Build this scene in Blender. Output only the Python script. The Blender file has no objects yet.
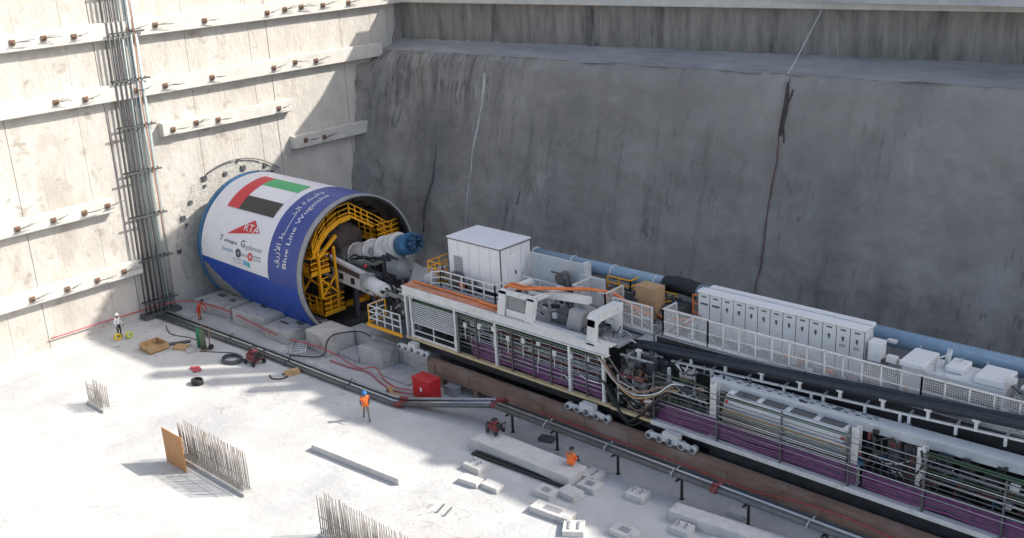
import bpy, bmesh, math, random
from mathutils import Vector, Matrix, noise
random.seed(7)
sc = bpy.context.scene
C = sc.collection
rad = math.radians

# ------------------------------------------------------------------ camera
F_PX, YAW, PITCH, ROLL, CAM_H = 1042.6, -0.765, 0.332, -0.052, 27.0
fw = Vector((math.cos(PITCH)*math.sin(YAW), math.cos(PITCH)*math.cos(YAW), -math.sin(PITCH)))
rt = Vector((math.cos(YAW), -math.sin(YAW), 0)); up = rt.cross(fw)
r2 = rt*math.cos(ROLL) + up*math.sin(ROLL); u2 = -rt*math.sin(ROLL) + up*math.cos(ROLL)
cd = bpy.data.cameras.new('camera'); cam = bpy.data.objects.new('camera', cd); C.objects.link(cam)
cam.matrix_world = Matrix(((r2.x, u2.x, -fw.x, 0), (r2.y, u2.y, -fw.y, 0), (r2.z, u2.z, -fw.z, CAM_H), (0, 0, 0, 1)))
cd.sensor_width = 36; cd.lens = 36*F_PX/1024; cd.clip_end = 3000; cd.clip_start = 0.1
sc.camera = cam

# ------------------------------------------------------------------ light
SUN = Vector((1.75, 1.70, 2.0)).normalized()          # towards the sun
w = bpy.data.worlds.new('World'); sc.world = w; w.use_nodes = True
nt = w.node_tree; bg = nt.nodes['Background']
sky = nt.nodes.new('ShaderNodeTexSky'); sky.sky_type = 'NISHITA'; sky.sun_disc = False
sky.sun_elevation = math.asin(SUN.z); sky.sun_rotation = math.atan2(SUN.x, SUN.y)
sky.air_density = 1.0; sky.dust_density = 3.0; sky.ozone_density = 1.0
hs = nt.nodes.new('ShaderNodeHueSaturation'); hs.inputs['Saturation'].default_value = .8
nt.links.new(sky.outputs[0], hs.inputs['Color']); nt.links.new(hs.outputs[0], bg.inputs[0]); bg.inputs[1].default_value = 0.15
sl = bpy.data.lights.new('sun', 'SUN'); sl.energy = 4.0; sl.angle = rad(0.5); sl.color = (1, .94, .85)
so = bpy.data.objects.new('sun', sl); C.objects.link(so)
so.rotation_mode = 'QUATERNION'; so.rotation_quaternion = SUN.to_track_quat('Z', 'Y')
sc.view_settings.view_transform = 'Standard'; sc.view_settings.look = 'None'
sc.view_settings.exposure = 0.68; sc.view_settings.gamma = 1; sc.view_settings.use_curve_mapping = False

# ------------------------------------------------------------------ materials
MATS = {}
def mat(name, col, rough=.6, metal=0, var=.12, scale=3, bump=0, bscale=20, col2=None, stretch=None, thr=None):
    """Principled surface whose colour wanders between col*(1-var) and col*(1+var), optionally stained with col2."""
    m = bpy.data.materials.new(name); m.use_nodes = True
    n = m.node_tree.nodes; L = m.node_tree.links; b = n['Principled BSDF']
    b.inputs['Roughness'].default_value = rough; b.inputs['Metallic'].default_value = metal
    g = n.new('ShaderNodeNewGeometry')
    mp = n.new('ShaderNodeMapping'); L.new(g.outputs['Position'], mp.inputs[0])
    if stretch: mp.inputs['Scale'].default_value = stretch
    t = n.new('ShaderNodeTexNoise'); t.inputs['Scale'].default_value = scale; t.inputs['Detail'].default_value = 6; t.inputs['Roughness'].default_value = .65
    L.new(mp.outputs[0], t.inputs['Vector'])
    r = n.new('ShaderNodeValToRGB'); L.new(t.outputs['Fac'], r.inputs[0])
    c = Vector(col)
    lo = c*(1-var); hi = c*(1+var)
    r.color_ramp.elements[0].position = .3; r.color_ramp.elements[1].position = .7
    r.color_ramp.elements[0].color = (*lo, 1); r.color_ramp.elements[1].color = (*hi, 1)
    out = r.outputs[0]
    if col2:
        t2 = n.new('ShaderNodeTexNoise'); t2.inputs['Scale'].default_value = scale*.37; t2.inputs['Detail'].default_value = 8; t2.inputs['Roughness'].default_value = .7
        L.new(mp.outputs[0], t2.inputs['Vector'])
        r3 = n.new('ShaderNodeValToRGB'); L.new(t2.outputs['Fac'], r3.inputs[0])
        a = thr or .55
        r3.color_ramp.elements[0].position = a; r3.color_ramp.elements[1].position = a+.12
        r3.color_ramp.elements[0].color = (0,0,0,1); r3.color_ramp.elements[1].color = (1,1,1,1)
        mx = n.new('ShaderNodeMix'); mx.data_type = 'RGBA'
        L.new(r3.outputs[0], mx.inputs[0]); L.new(out, mx.inputs[6]); mx.inputs[7].default_value = (*col2, 1)
        out = mx.outputs[2]
    L.new(out, b.inputs['Base Color'])
    if bump:
        tb = n.new('ShaderNodeTexNoise'); tb.inputs['Scale'].default_value = bscale; tb.inputs['Detail'].default_value = 8
        L.new(mp.outputs[0] if stretch else g.outputs['Position'], tb.inputs['Vector'])
        bp = n.new('ShaderNodeBump'); bp.inputs['Strength'].default_value = bump; bp.inputs['Distance'].default_value = .1
        L.new(tb.outputs['Fac'], bp.inputs['Height']); L.new(bp.outputs[0], b.inputs['Normal'])
    MATS[name] = m
    return m

M_floor = mat('floor_concrete', (.50,.50,.49), .85, 0, .12, .45, .35, 5, col2=(.41,.415,.42), thr=.52)
M_panel = mat('panel_concrete', (.50,.475,.435), .88, 0, .13, .8, .6, 4, col2=(.40,.365,.32), stretch=(1,1,.55), thr=.57)
M_waler = mat('waler_concrete', (.56,.54,.50), .8, 0, .10, 1.2, .3, 7, col2=(.42,.39,.35), thr=.6)
M_eye   = mat('eye_concrete', (.43,.41,.375), .9, 0, .22, 2.5, .9, 6, col2=(.27,.255,.235), thr=.60)
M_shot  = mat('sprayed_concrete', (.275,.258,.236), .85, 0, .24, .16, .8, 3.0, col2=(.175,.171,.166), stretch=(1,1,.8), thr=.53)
def streaks(m, dark, pale, sx=1.1, sz=.07, zone=None):
    """water runs: long vertical stains, dark ones and pale lime ones"""
    n = m.node_tree.nodes; L = m.node_tree.links; b = n['Principled BSDF']; src = b.inputs['Base Color'].links[0].from_socket
    g = n.new('ShaderNodeNewGeometry')
    for k, (col, lo, hi, s_) in enumerate(((dark,.55,.72,sx),(pale,.60,.78,sx*.6),(dark,.60,.70,sx*2.7))):
        mp = n.new('ShaderNodeMapping'); mp.inputs['Scale'].default_value = (1,.2,sz*(1+k)); mp.inputs['Location'].default_value = (13*k,7*k,3*k); L.new(g.outputs['Position'], mp.inputs[0])
        t = n.new('ShaderNodeTexNoise'); t.inputs['Scale'].default_value = s_; t.inputs['Detail'].default_value = 5; L.new(mp.outputs[0], t.inputs['Vector'])
        t2 = n.new('ShaderNodeTexNoise'); t2.inputs['Scale'].default_value = .11; t2.inputs['Detail'].default_value = 3; L.new(g.outputs['Position'], t2.inputs['Vector'])
        r = n.new('ShaderNodeMapRange'); r.inputs[1].default_value = lo; r.inputs[2].default_value = hi; r.inputs[4].default_value = .8; L.new(t.outputs['Fac'], r.inputs[0])
        r2 = n.new('ShaderNodeMapRange'); r2.inputs[1].default_value = .42; r2.inputs[2].default_value = .62; L.new(t2.outputs['Fac'], r2.inputs[0])
        mu = n.new('ShaderNodeMath'); mu.operation = 'MULTIPLY'; L.new(r.outputs[0], mu.inputs[0]); L.new(r2.outputs[0], mu.inputs[1])
        if zone:
            r.inputs[1].default_value -= .08; sp = n.new('ShaderNodeSeparateXYZ'); L.new(g.outputs['Position'], sp.inputs[0])
            ra = n.new('ShaderNodeMapRange'); ra.inputs[1].default_value = zone[0][1]; ra.inputs[2].default_value = zone[0][1]-9; L.new(sp.outputs['X'], ra.inputs[0])
            rb_ = n.new('ShaderNodeMapRange'); rb_.inputs[1].default_value = zone[1][0]; rb_.inputs[2].default_value = zone[1][1]; L.new(sp.outputs['Z'], rb_.inputs[0])
            mz = n.new('ShaderNodeMath'); mz.operation = 'MULTIPLY'; L.new(ra.outputs[0], mz.inputs[0]); L.new(rb_.outputs[0], mz.inputs[1]); L.new(mz.outputs[0], mu.inputs[1])
        mx = n.new('ShaderNodeMix'); mx.data_type = 'RGBA'; L.new(mu.outputs[0], mx.inputs[0]); L.new(src, mx.inputs[6]); mx.inputs[7].default_value = (*col,1); src = mx.outputs[2]
    L.new(src, b.inputs['Base Color'])
streaks(M_shot, (.105,.102,.098), (.34,.335,.32))
streaks(M_panel, (.30,.265,.22), (.60,.585,.56), 1.5, .10)
streaks(M_shot, (.07,.068,.066), (.42,.415,.40), 1.7, .06, ((-67,-50),(9.5,14)))
M_pile  = mat('pile_concrete', (.225,.21,.19), .85, 0, .38, 1.2, .7, 3.5, col2=(.075,.075,.075), stretch=(1.2,1.2,.22), thr=.55)
M_ledge = mat('ledge_grout', (.37,.365,.35), .6, 0, .2, .8, .4, 4, col2=(.2,.21,.22), stretch=(.35,1,1), thr=.56)
M_block = mat('block_concrete', (.45,.44,.425), .85, 0, .14, 1.5, .4, 7, col2=(.29,.28,.265), thr=.56)
M_pale  = mat('pale_block', (.55,.54,.52), .85, 0, .10, 2, .3, 8, col2=(.43,.42,.40), thr=.6)
M_dark  = mat('dark_steel', (.035,.036,.04), .55, .3, .4, 2)
M_dgrey = mat('grey_steel', (.12,.125,.13), .5, .4, .25, 2.5, col2=(.06,.06,.06))
M_mgrey = mat('mid_grey_paint', (.30,.31,.32), .5, .1, .15, 2, col2=(.2,.2,.2), thr=.62)
M_white = mat('white_paint', (.66,.66,.645), .45, 0, .10, 1.8, col2=(.42,.40,.37), thr=.60)
M_cab   = mat('cabinet_paint', (.60,.62,.63), .4, 0, .07, 1.2, col2=(.46,.46,.455), thr=.61)
M_box   = mat('cabin_panel', (.74,.75,.76), .35, 0, .04, .8)
M_mesh  = mat('galvanised', (.60,.62,.63), .4, .3, .08, 3)
M_silver= mat('silver_pipe', (.42,.45,.47), .32, .75, .12, 3)
M_yellow= mat('yellow_paint', (.78,.36,.012), .45, 0, .12, 3, col2=(.45,.2,.02), thr=.64)
M_cream = mat('cream_edge', (.60,.47,.28), .6, 0, .15, 3, col2=(.4,.3,.2))
M_orange= mat('orange_hose', (.72,.20,.05), .5, 0, .15, 3)
M_copper= mat('orange_walkway', (.50,.20,.115), .6, 0, .25, 2, col2=(.50,.40,.34), thr=.55)
M_blue  = mat('banner_blue', (.024,.055,.27), .45, 0, .10, 1.2)
M_drape = mat('drape_blue', (.010,.058,.33), .4, 0, .12, 1.5)
M_wrap  = mat('banner_white', (.70,.70,.74), .5, 0, .03, 1)
M_blued = mat('steel_blue', (.03,.125,.26), .4, .2, .15, 3)
M_duct  = mat('duct_blue', (.21,.31,.41), .45, 0, .10, 1.5)
M_black = mat('black_rubber', (.018,.019,.021), .6, 0, .3, 3)
M_navy  = mat('dark_hose', (.025,.032,.042), .55, 0, .3, 3)
M_purple= mat('purple_hose', (.19,.05,.175), .45, 0, .3, 4)
M_green = mat('dark_green_paint', (.05,.10,.06), .5, 0, .2, 3)
M_brown = mat('rusty_beam', (.24,.155,.115), .8, .0, .25, 1.2, .2, 10, col2=(.31,.25,.215), stretch=(.5,1,1), thr=.50)
M_rust  = mat('rust', (.19,.115,.075), .8, 0, .3, 4)
M_rebar = mat('rebar_steel', (.30,.285,.265), .6, .3, .25, 3, col2=(.19,.14,.10))
M_red   = mat('red_paint', (.50,.018,.022), .4, 0, .1, 2)
M_dred  = mat('dark_red', (.17,.03,.035), .6, 0, .2, 3)
M_pink  = mat('red_hose', (.48,.07,.08), .5, 0, .1, 3)
M_wood  = mat('plywood', (.47,.235,.10), .7, 0, .12, 2, .2, 12, col2=(.36,.17,.07), stretch=(1,1,.2))
M_timb  = mat('raw_timber', (.46,.30,.15), .75, 0, .2, 3, col2=(.3,.19,.1))
M_carton= mat('cardboard', (.42,.27,.15), .8, 0, .08, 3)
M_glass = mat('grey_shutter', (.22,.23,.24), .35, .2, .1, 2)
M_fred  = mat('flag_red', (.55,.03,.045), .5, 0, .04, 1)
M_fgreen= mat('flag_green', (.05,.38,.14), .5, 0, .04, 1)
M_fblack= mat('flag_black', (.030,.030,.032), .5, 0, .1, 1)
M_fwhite= mat('flag_white', (.74,.74,.76), .5, 0, .02, 1)
M_ink   = mat('dark_ink', (.06,.07,.09), .5, 0, .1, 1)
M_inkb  = mat('light_blue_ink', (.16,.38,.62), .5, 0, .1, 1)
M_inkr  = mat('red_ink', (.62,.05,.08), .5, 0, .1, 1)
M_skin  = mat('skin', (.30,.16,.10), .6, 0, .05, 3)
M_vest  = mat('orange_vest', (.85,.17,.03), .6, 0, .08, 6)
M_cover = mat('red_coverall', (.62,.07,.03), .7, 0, .1, 6)
M_shirt = mat('dark_shirt', (.035,.04,.055), .8, 0, .1, 6)
M_wshirt= mat('white_shirt', (.70,.70,.72), .8, 0, .05, 6)
M_trous = mat('khaki_trousers', (.20,.18,.155), .85, 0, .1, 6)
M_helmb = mat('blue_helmet', (.02,.17,.50), .35, 0, .05, 3)
M_tape  = mat('reflective_tape', (.75,.76,.72), .3, 0, .05, 3)
M_caster  = mat('render_wall', (.45,.43,.40), .85, 0, .1, .5)  # plain finish of the added shade casters

def scuffs(m, col, s1, s2, lo, hi, amt):
    """scattered small stains that gather in patches"""
    n = m.node_tree.nodes; L = m.node_tree.links; b = n['Principled BSDF']; src = b.inputs['Base Color'].links[0].from_socket
    g = n.new('ShaderNodeNewGeometry'); t = n.new('ShaderNodeTexNoise'); t.inputs['Scale'].default_value = s1; t.inputs['Detail'].default_value = 7; t.inputs['Distortion'].default_value = 1.2; L.new(g.outputs['Position'], t.inputs['Vector'])
    t2 = n.new('ShaderNodeTexNoise'); t2.inputs['Scale'].default_value = s2; L.new(g.outputs['Position'], t2.inputs['Vector'])
    r = n.new('ShaderNodeMapRange'); r.inputs[1].default_value = lo; r.inputs[2].default_value = hi; r.inputs[4].default_value = amt; L.new(t.outputs['Fac'], r.inputs[0])
    r2 = n.new('ShaderNodeMapRange'); r2.inputs[1].default_value = .45; r2.inputs[2].default_value = .6; L.new(t2.outputs['Fac'], r2.inputs[0])
    mu = n.new('ShaderNodeMath'); mu.operation = 'MULTIPLY'; L.new(r.outputs[0], mu.inputs[0]); L.new(r2.outputs[0], mu.inputs[1])
    mx = n.new('ShaderNodeMix'); mx.data_type = 'RGBA'; L.new(mu.outputs[0], mx.inputs[0]); L.new(src, mx.inputs[6]); mx.inputs[7].default_value = (*col,1); L.new(mx.outputs[2], b.inputs['Base Color'])
scuffs(M_floor, (.25,.245,.24), 1.3, .13, .58, .70, .7)
scuffs(M_pale, (.30,.29,.275), 1.8, .6, .55, .68, .7)
scuffs(M_wrap, (.42,.40,.37), 1.6, .5, .60, .74, .5)
scuffs(M_blue, (.06,.08,.22), 1.2, .5, .56, .72, .6)
scuffs(M_box, (.45,.44,.42), 1.6, .5, .58, .72, .5)
scuffs(M_cab, (.32,.31,.29), 2.2, .6, .58, .72, .5)
scuffs(M_block, (.20,.19,.18), 2.2, .5, .55, .68, .7)
scuffs(M_white, (.22,.19,.16), 3.0, .6, .58, .70, .6)
scuffs(M_shot, (.40,.395,.38), .5, .09, .55, .75, .5)

# ------------------------------------------------------------------ mesh helpers
class MB:
    def __init__(s): s.bm = bmesh.new()
    def _m(s, fs, m):
        for f in fs: f.material_index = m
    def box(s, x0, x1, y0, y1, z0, z1, m=0, bev=0):
        vs = [s.bm.verts.new((x, y, z)) for x in (x0, x1) for y in (y0, y1) for z in (z0, z1)]
        q = [(0,1,3,2),(4,6,7,5),(0,4,5,1),(2,3,7,6),(0,2,6,4),(1,5,7,3)]
        fs = [s.bm.faces.new([vs[i] for i in f]) for f in q]; s._m(fs, m)
        if bev:
            es = list({e for f in fs for e in f.edges})
            bmesh.ops.bevel(s.bm, geom=es, offset=bev, segments=1, affect='EDGES', profile=.5)
        return vs
    def bar(s, p, q, wd, h=None, m=0):
        h = h or wd; p = Vector(p); q = Vector(q); d = (q-p)
        if d.length < 1e-6: return
        d.normalize()
        a = Vector((0,0,1)) if abs(d.z) < .95 else Vector((1,0,0))
        x = d.cross(a).normalized(); y = x.cross(d)
        vs = [s.bm.verts.new(o + x*sx*wd/2 + y*sy*h/2) for o in (p, q) for sx, sy in ((-1,-1),(1,-1),(1,1),(-1,1))]
        for f in ((0,1,2,3),(7,6,5,4),(0,4,5,1),(1,5,6,2),(2,6,7,3),(3,7,4,0)):
            s.bm.faces.new([vs[i] for i in f]).material_index = m
    def tube(s, pts, r, n=8, m=0, cap=True):
        pts = [Vector(p) for p in pts]; rings = []; rr = r if hasattr(r, '__len__') else [r]*len(pts)
        x = None
        for i, p in enumerate(pts):
            d = (pts[min(i+1, len(pts)-1)] - pts[max(i-1, 0)]).normalized()
            if x is None:
                a = Vector((0,0,1)) if abs(d.z) < .9 else Vector((1,0,0)); x = d.cross(a).normalized()
            else: x = (x - d*x.dot(d)).normalized()
            y = x.cross(d)
            rings.append([s.bm.verts.new(p + (x*math.cos(2*math.pi*k/n) + y*math.sin(2*math.pi*k/n))*rr[i]) for k in range(n)])
        for a, b in zip(rings, rings[1:]):
            for k in range(n):
                f = s.bm.faces.new((a[k], a[(k+1)%n], b[(k+1)%n], b[k])); f.material_index = m; f.smooth = True
        if cap:
            for rg in (rings[0], rings[-1]):
                f = s.bm.faces.new(rg); f.material_index = m
    def ring(s, c, r0, r1, x0, x1, n=64, m=0):
        """annular solid round an axis parallel to x"""
        V = [[s.bm.verts.new((x, c[0]+r*math.cos(2*math.pi*k/n), c[1]+r*math.sin(2*math.pi*k/n))) for k in range(n)] for x, r in ((x0,r0),(x1,r0),(x1,r1),(x0,r1))]
        for i in range(4):
            a, b = V[i], V[(i+1)%4]
            for k in range(n):
                f = s.bm.faces.new((a[k], a[(k+1)%n], b[(k+1)%n], b[k])); f.material_index = m; f.smooth = i in (0, 2)
    def prism(s, poly, z0, z1, m=0):
        a = [s.bm.verts.new((p[0], p[1], z0)) for p in poly]; b = [s.bm.verts.new((p[0], p[1], z1)) for p in poly]
        s.bm.faces.new(a[::-1]).material_index = m; s.bm.faces.new(b).material_index = m
        for i in range(len(poly)):
            j = (i+1) % len(poly); s.bm.faces.new((a[i], a[j], b[j], b[i])).material_index = m
    def prism_y(s, poly, y0, y1, m=0):
        """poly of (x,z) swept along y"""
        a = [s.bm.verts.new((p[0], y0, p[1])) for p in poly]; b = [s.bm.verts.new((p[0], y1, p[1])) for p in poly]
        s.bm.faces.new(a).material_index = m; s.bm.faces.new(b[::-1]).material_index = m
        for i in range(len(poly)):
            j = (i+1) % len(poly); s.bm.faces.new((a[j], a[i], b[i], b[j])).material_index = m
    def prism_x(s, poly, x0, x1, m=0):
        """poly of (y,z) swept along x"""
        a = [s.bm.verts.new((x0, p[0], p[1])) for p in poly]; b = [s.bm.verts.new((x1, p[0], p[1])) for p in poly]
        s.bm.faces.new(a[::-1]).material_index = m; s.bm.faces.new(b).material_index = m
        for i in range(len(poly)):
            j = (i+1) % len(poly); s.bm.faces.new((a[i], a[j], b[j], b[i])).material_index = m
    def grid(s, fn, nu, nv, m=0, smooth=True):
        V = [[s.bm.verts.new(fn(i/nu, j/nv)) for j in range(nv+1)] for i in range(nu+1)]
        for i in range(nu):
            for j in range(nv):
                f = s.bm.faces.new((V[i][j], V[i+1][j], V[i+1][j+1], V[i][j+1])); f.material_index = m; f.smooth = smooth
    def sphere(s, c, r, sub=2, m=0, sc_=(1,1,1)):
        g = bmesh.ops.create_icosphere(s.bm, subdivisions=sub, radius=r)
        for v in g['verts']: v.co = Vector((v.co.x*sc_[0], v.co.y*sc_[1], v.co.z*sc_[2])) + Vector(c)
        for v in g['verts']:
            for f in v.link_faces: f.smooth = True; f.material_index = m
    def build(s, name, mats, parent=None, loc=None):
        bmesh.ops.recalc_face_normals(s.bm, faces=s.bm.faces)
        me = bpy.data.meshes.new(name); s.bm.to_mesh(me); s.bm.free()
        for m in (mats if isinstance(mats, (list, tuple)) else [mats]): me.materials.append(m)
        return link(name, me, parent, loc)
def link(name, me, parent=None, loc=None):
    o = bpy.data.objects.new(name, me); C.objects.link(o)
    if loc is not None: o.location = loc
    if parent is not None:
        o.parent = parent; W[o.name] = W.get(o.name, Matrix.Identity(4))
        o.matrix_parent_inverse = world(parent).inverted()
    return o
W = {}
def world(o):
    m = Matrix.Translation(o.location) @ o.rotation_euler.to_matrix().to_4x4()
    return (world(o.parent) @ o.matrix_parent_inverse @ m) if o.parent else m
def tag(o, label, cat, group=None, kind=None):
    o['label'] = label; o['category'] = cat
    if group: o['group'] = group
    if kind: o['kind'] = kind
    return o
def struct(o): o['kind'] = 'structure'; return o
def thing(name, loc, label, cat, group=None, rz=0):
    o = bpy.data.objects.new(name, None); C.objects.link(o); o.location = loc; o.rotation_euler = (0,0,rz)
    o.empty_display_size = .3
    return tag(o, label, cat, group)
def recentre(o):
    """move a one-mesh thing's origin to its base"""
    vs = [v.co for v in o.data.vertices]
    c = Vector((sum(v.x for v in vs)/len(vs), sum(v.y for v in vs)/len(vs), min(v.z for v in vs)))
    o.data.transform(Matrix.Translation(-c)); o.location = o.location + c
    return o
def nz(x, y, z=0, s=1): return noise.noise(Vector((x*s, y*s, z*s)))
def fbm(x, y, z=0):  return nz(x,y,z,.35) + .5*nz(x,y,z,.9) + .25*nz(x,y,z,2.1)

HX = -69.3                                            # headwall plane
# ------------------------------------------------------------------ ground
b = MB()
def quad(x0,x1,y0,y1,z): 
    b.bm.faces.new([b.bm.verts.new(p) for p in ((x0,y0,z),(x1,y0,z),(x1,y1,z),(x0,y1,z))])
quad(-75, 60, -60, 38.7, 0); quad(-54.9, 60, 38.7, 45.5, 0); quad(-75, 60, 45.5, 62, 0); quad(-75,-54.9,38.7,45.5,-1.1)
for p in (((-75,38.7,0),(-54.9,38.7,0),(-54.9,38.7,-1.1),(-75,38.7,-1.1)), ((-75,45.5,0),(-54.9,45.5,0),(-54.9,45.5,-1.1),(-75,45.5,-1.1)), ((-54.9,38.7,0),(-54.9,45.5,0),(-54.9,45.5,-1.1),(-54.9,38.7,-1.1))):
    b.bm.faces.new([b.bm.verts.new(q) for q in p])
struct(b.build('floor', M_floor))
b = MB(); b.box(-90, 70, 72, 300, 22.0, 23.0); struct(b.build('street_ground', M_floor))

# ------------------------------------------------------------------ headwall (end wall of the pit)
hw = thing('end_wall', (HX, 30, 0), 'tall pale concrete end wall with four ledge beams behind the tunnelling shield', 'wall')
b = MB(); yy = -12.0; k = 0
b.box(HX-2, HX-.13, -14, 66, -2, 25.5, 1)
while yy < 63:
    wd = 2.35 + .75*math.sin(k*2.3); d = .022*math.sin(k*5.1)
    b.box(HX-.3, HX+d, yy, yy+wd-(.018 if k % 3 else .05), -1.4, 25.4, 0); yy += wd; k += 1
b.build('wall_panels', [M_panel, M_dgrey], hw)
def anchor(y, z, x, par):
    a = MB(); a.box(x-.02, x+.10, y-.17, y+.17, z-.17, z+.17, 0); a.tube([(x+.08,y,z),(x+.20,y,z-.02)], .08, 8, 0)
    for q in range(3):
        a.tube([(x+.18,y,z),(x+.34,y+.2*q-.1,z+.03),(x+.30+.05*q,y+.6+.25*q+.2*math.sin(y*7),z+.14*math.sin(y*5+q)+.1)], .02, 5, 1)
    return a.build('anchor_head', [M_rust, M_dgrey], par)
def waler(y0, y1, z0, h, ay, d=.62):
    b = MB()
    b.prism_x([(y0,z0),(y1,z0),(y1,z0+h),(y0,z0+h)], HX-.02, HX+d)
    bmesh.ops.bevel(b.bm, geom=list(b.bm.edges), offset=.05, segments=2, affect='EDGES')
    o = b.build('ledge_beam', M_waler, hw)
    for y in ay:
        if math.sin(y*12.9)*43.7 % 1 > .12: anchor(y+.25*math.sin(y*3.3), z0+h*(.52+.08*math.sin(y*5)), HX+d, o)
waler(-12, 61.2, 20.0, 1.15, [27,29,31,34.9,37,39.1,41.1,43.7,46.1,47.8,49.5,51.5,53.9,56.2,58.2])
waler(-12, 57.3, 15.9, 1.1, [24,26.5,29,31,34.7,37.2,39.1,40.9,43.7,46.1,48.1,50.1,52.6,55.0])
waler(36.4, 47.7, 12.85, .95, [37.4,39.3,40.9,43.7,46.1])
waler(47.4, 56.7, 9.8, 1.0, [48.3,50.1,52.6])
waler(10, 32.0, 8.4, 1.0, [20,22.5,25,27.5,30,31.5])
waler(10, 33.3, 3.5, 1.0, [20,22.5,25,27.5,30,32])
# the eye: roughened, cored ring where the shield will break in
EC = (42.1, 4.2)
b = MB(); n = 72
def eye_r(k): return 5.75 + .12*math.sin(k*3.7) + .1*math.sin(k*1.3)
ctr = b.bm.verts.new((HX+.05, *EC)); ring = [b.bm.verts.new((HX+.05, EC[0]+eye_r(k)*math.cos(2*math.pi*k/n), max(-1.2, EC[1]+eye_r(k)*math.sin(2*math.pi*k/n)))) for k in range(n)]
for k in range(n): b.bm.faces.new((ctr, ring[k], ring[(k+1)%n]))
b.build('tunnel_eye', M_eye, hw)
b = MB(); b.tube([(HX+.2, EC[0]+5.8*math.cos(a), EC[1]+5.8*math.sin(a)) for a in [rad(48+q*4) for q in range(18)]], .045, 6); b.build('seal_ring', M_dgrey, hw)
b = MB()
for q in range(11):
    a = rad(52+q*12.5+5*math.sin(q*4)); r = 5.3 + .35*math.sin(q*2.7); s_ = .10+.05*(q%3)
    b.box(HX+.04, HX+.18, EC[0]+r*math.cos(a)-s_, EC[0]+r*math.cos(a)+s_, EC[1]+r*math.sin(a)-s_*.7, EC[1]+r*math.sin(a)+s_)
b.build('anchor_stubs', M_dgrey, hw)

# ------------------------------------------------------------------ long wall behind the machine
def low_top(x): return 57.2 + .05*(x+69.3)
def up_y(x): return 60.2 + .09*(x+69.3)
bw = thing('side_wall', (-40, 58, 0), 'long dark sprayed concrete side wall leaning back behind the machine', 'wall')
X0, X1 = -69.5, 30.0
def low_fn(u, v):
    x = X0 + (X1-X0)*u; z = -1.5 + 17.9*v
    y = low_top(x) - .27*(16.4-z) + .24*fbm(x, 3, z) + .10*nz(x, 9, z, 1.7) + .07*nz(x, 4, z*.5, 3.1)
    if v > .96: y += (v-.96)/.04*.35
    if x < -65.2: y -= ((-65.2-x)/4.1)**2*1.1*(1 if v < .93 else (1-v)/.07)
    # shotcrete folds near the corner
    y -= .45*math.exp(-((x+60.6)/.7)**2)*max(0, 1-z/9) + .3*math.exp(-((x+66.2)/.8)**2)
    return (x, y, z + (0 if v < 1 else .12*fbm(x, 1)))
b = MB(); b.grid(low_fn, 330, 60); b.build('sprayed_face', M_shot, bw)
def ledge_fn(u, v):
    x = X0 + (X1-X0)*u; y0 = low_top(x)+.3; y1 = up_y(x)+.3
    y = y0 + (y1-y0)*v; z = 16.4 + .12*fbm(x,1)*(1-v) + .75*v**1.4 + .12*nz(x,y,0,1.3)*v
    return (x, y, z)
b = MB(); b.grid(ledge_fn, 240, 8); b.build('grout_ledge', M_ledge, bw)
def pile_fn(u, v):
    x = X0 + (X1-X0)*u; ph = (x % 1.05)/1.05*2-1
    return (x, up_y(x) - .16*math.sqrt(max(0, 1-ph*ph)) + .05*nz(x, 2, v*4, 1.1), 16.6 + 6*v)
b = MB(); b.grid(pile_fn, 660, 8); b.build('pile_row', M_pile, bw)
b = MB(); fx = lambda x: up_y(x)-.75
b.prism([(X0, fx(X0)), (X1, fx(X1)), (X1, up_y(X1)+2), (X0, up_y(X0)+2)], 20.05, 21.6)
bmesh.ops.bevel(b.bm, geom=list(b.bm.edges), offset=.05, segments=2, affect='EDGES')
cb = b.build('capping_beam', M_waler, bw)
for x in [-60+2.6*q for q in range(24)]:
    a = MB(); y = fx(x); a.box(x-.17, x+.17, y-.1, y+.02, 20.75, 21.09); a.tube([(x,y,20.92),(x,y-.3,20.92)], .08, 8); a.tube([(x,y-.3,20.92),(x+.3,y-.5,21.15),(x+.7,y-.5,21.0)], .025, 5)
    a.build('anchor_head', M_rust, cb)
b = MB(); b.box(X0, X1, 62.5, 72.2, 20.5, 22.98); b.build('wall_crest', M_floor, bw)
# shotcrete ribs, stains and a drawn fold shade with a body of their own
def wall_y(x, z): return low_top(x) - .27*(16.4-z) + .24*fbm(x,3,z) + .10*nz(x,9,z,1.7)
def on_wall(x, z, d=.0): return (x, wall_y(x, z)-d, z)
b = MB(); b.tube([on_wall(-57.0+.12*math.sin(z*.6)-.02*(15-z), z, -.02) for z in [15.2-.6*q for q in range(22)]], [(.09+.09*abs(math.sin(q*.5+.6)))*(1-q/30) for q in range(22)], 7); b.build('grout_rib', mat('pale_grout',(.44,.435,.42),.8,0,.2,2,.4,8), bw)
b = MB(); b.tube([on_wall(-31.95+.10*math.sin(z), z, .05) for z in [16.0-.4*q for q in range(9)]], [.05+.10*math.sin(q*.38+.2) for q in range(9)], 7); b.tube([on_wall(-31.75+.14*math.sin(z*1.7), z, .03) for z in [15.6-.4*q for q in range(9)]], [.03+.05*math.sin(q*.38) for q in range(9)], 6); b.build('rusty_patch', mat('dark_stain',(.06,.05,.05),.8,0,.3,3,.4,8), bw)
b = MB(); b.tube([on_wall(-61.0-.06*(10-z)+.15*math.sin(z*1.1), z, -.02) for z in [9.5-.5*q for q in range(15)]], [.05+.03*q*(1-q/18) for q in range(15)], 7); b.build('damp_crack', mat('damp_stain',(.07,.075,.08),.5,0,.3,3,.4,8), bw)  # dark tube draws the shade of a fold in the sprayed face
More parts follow.
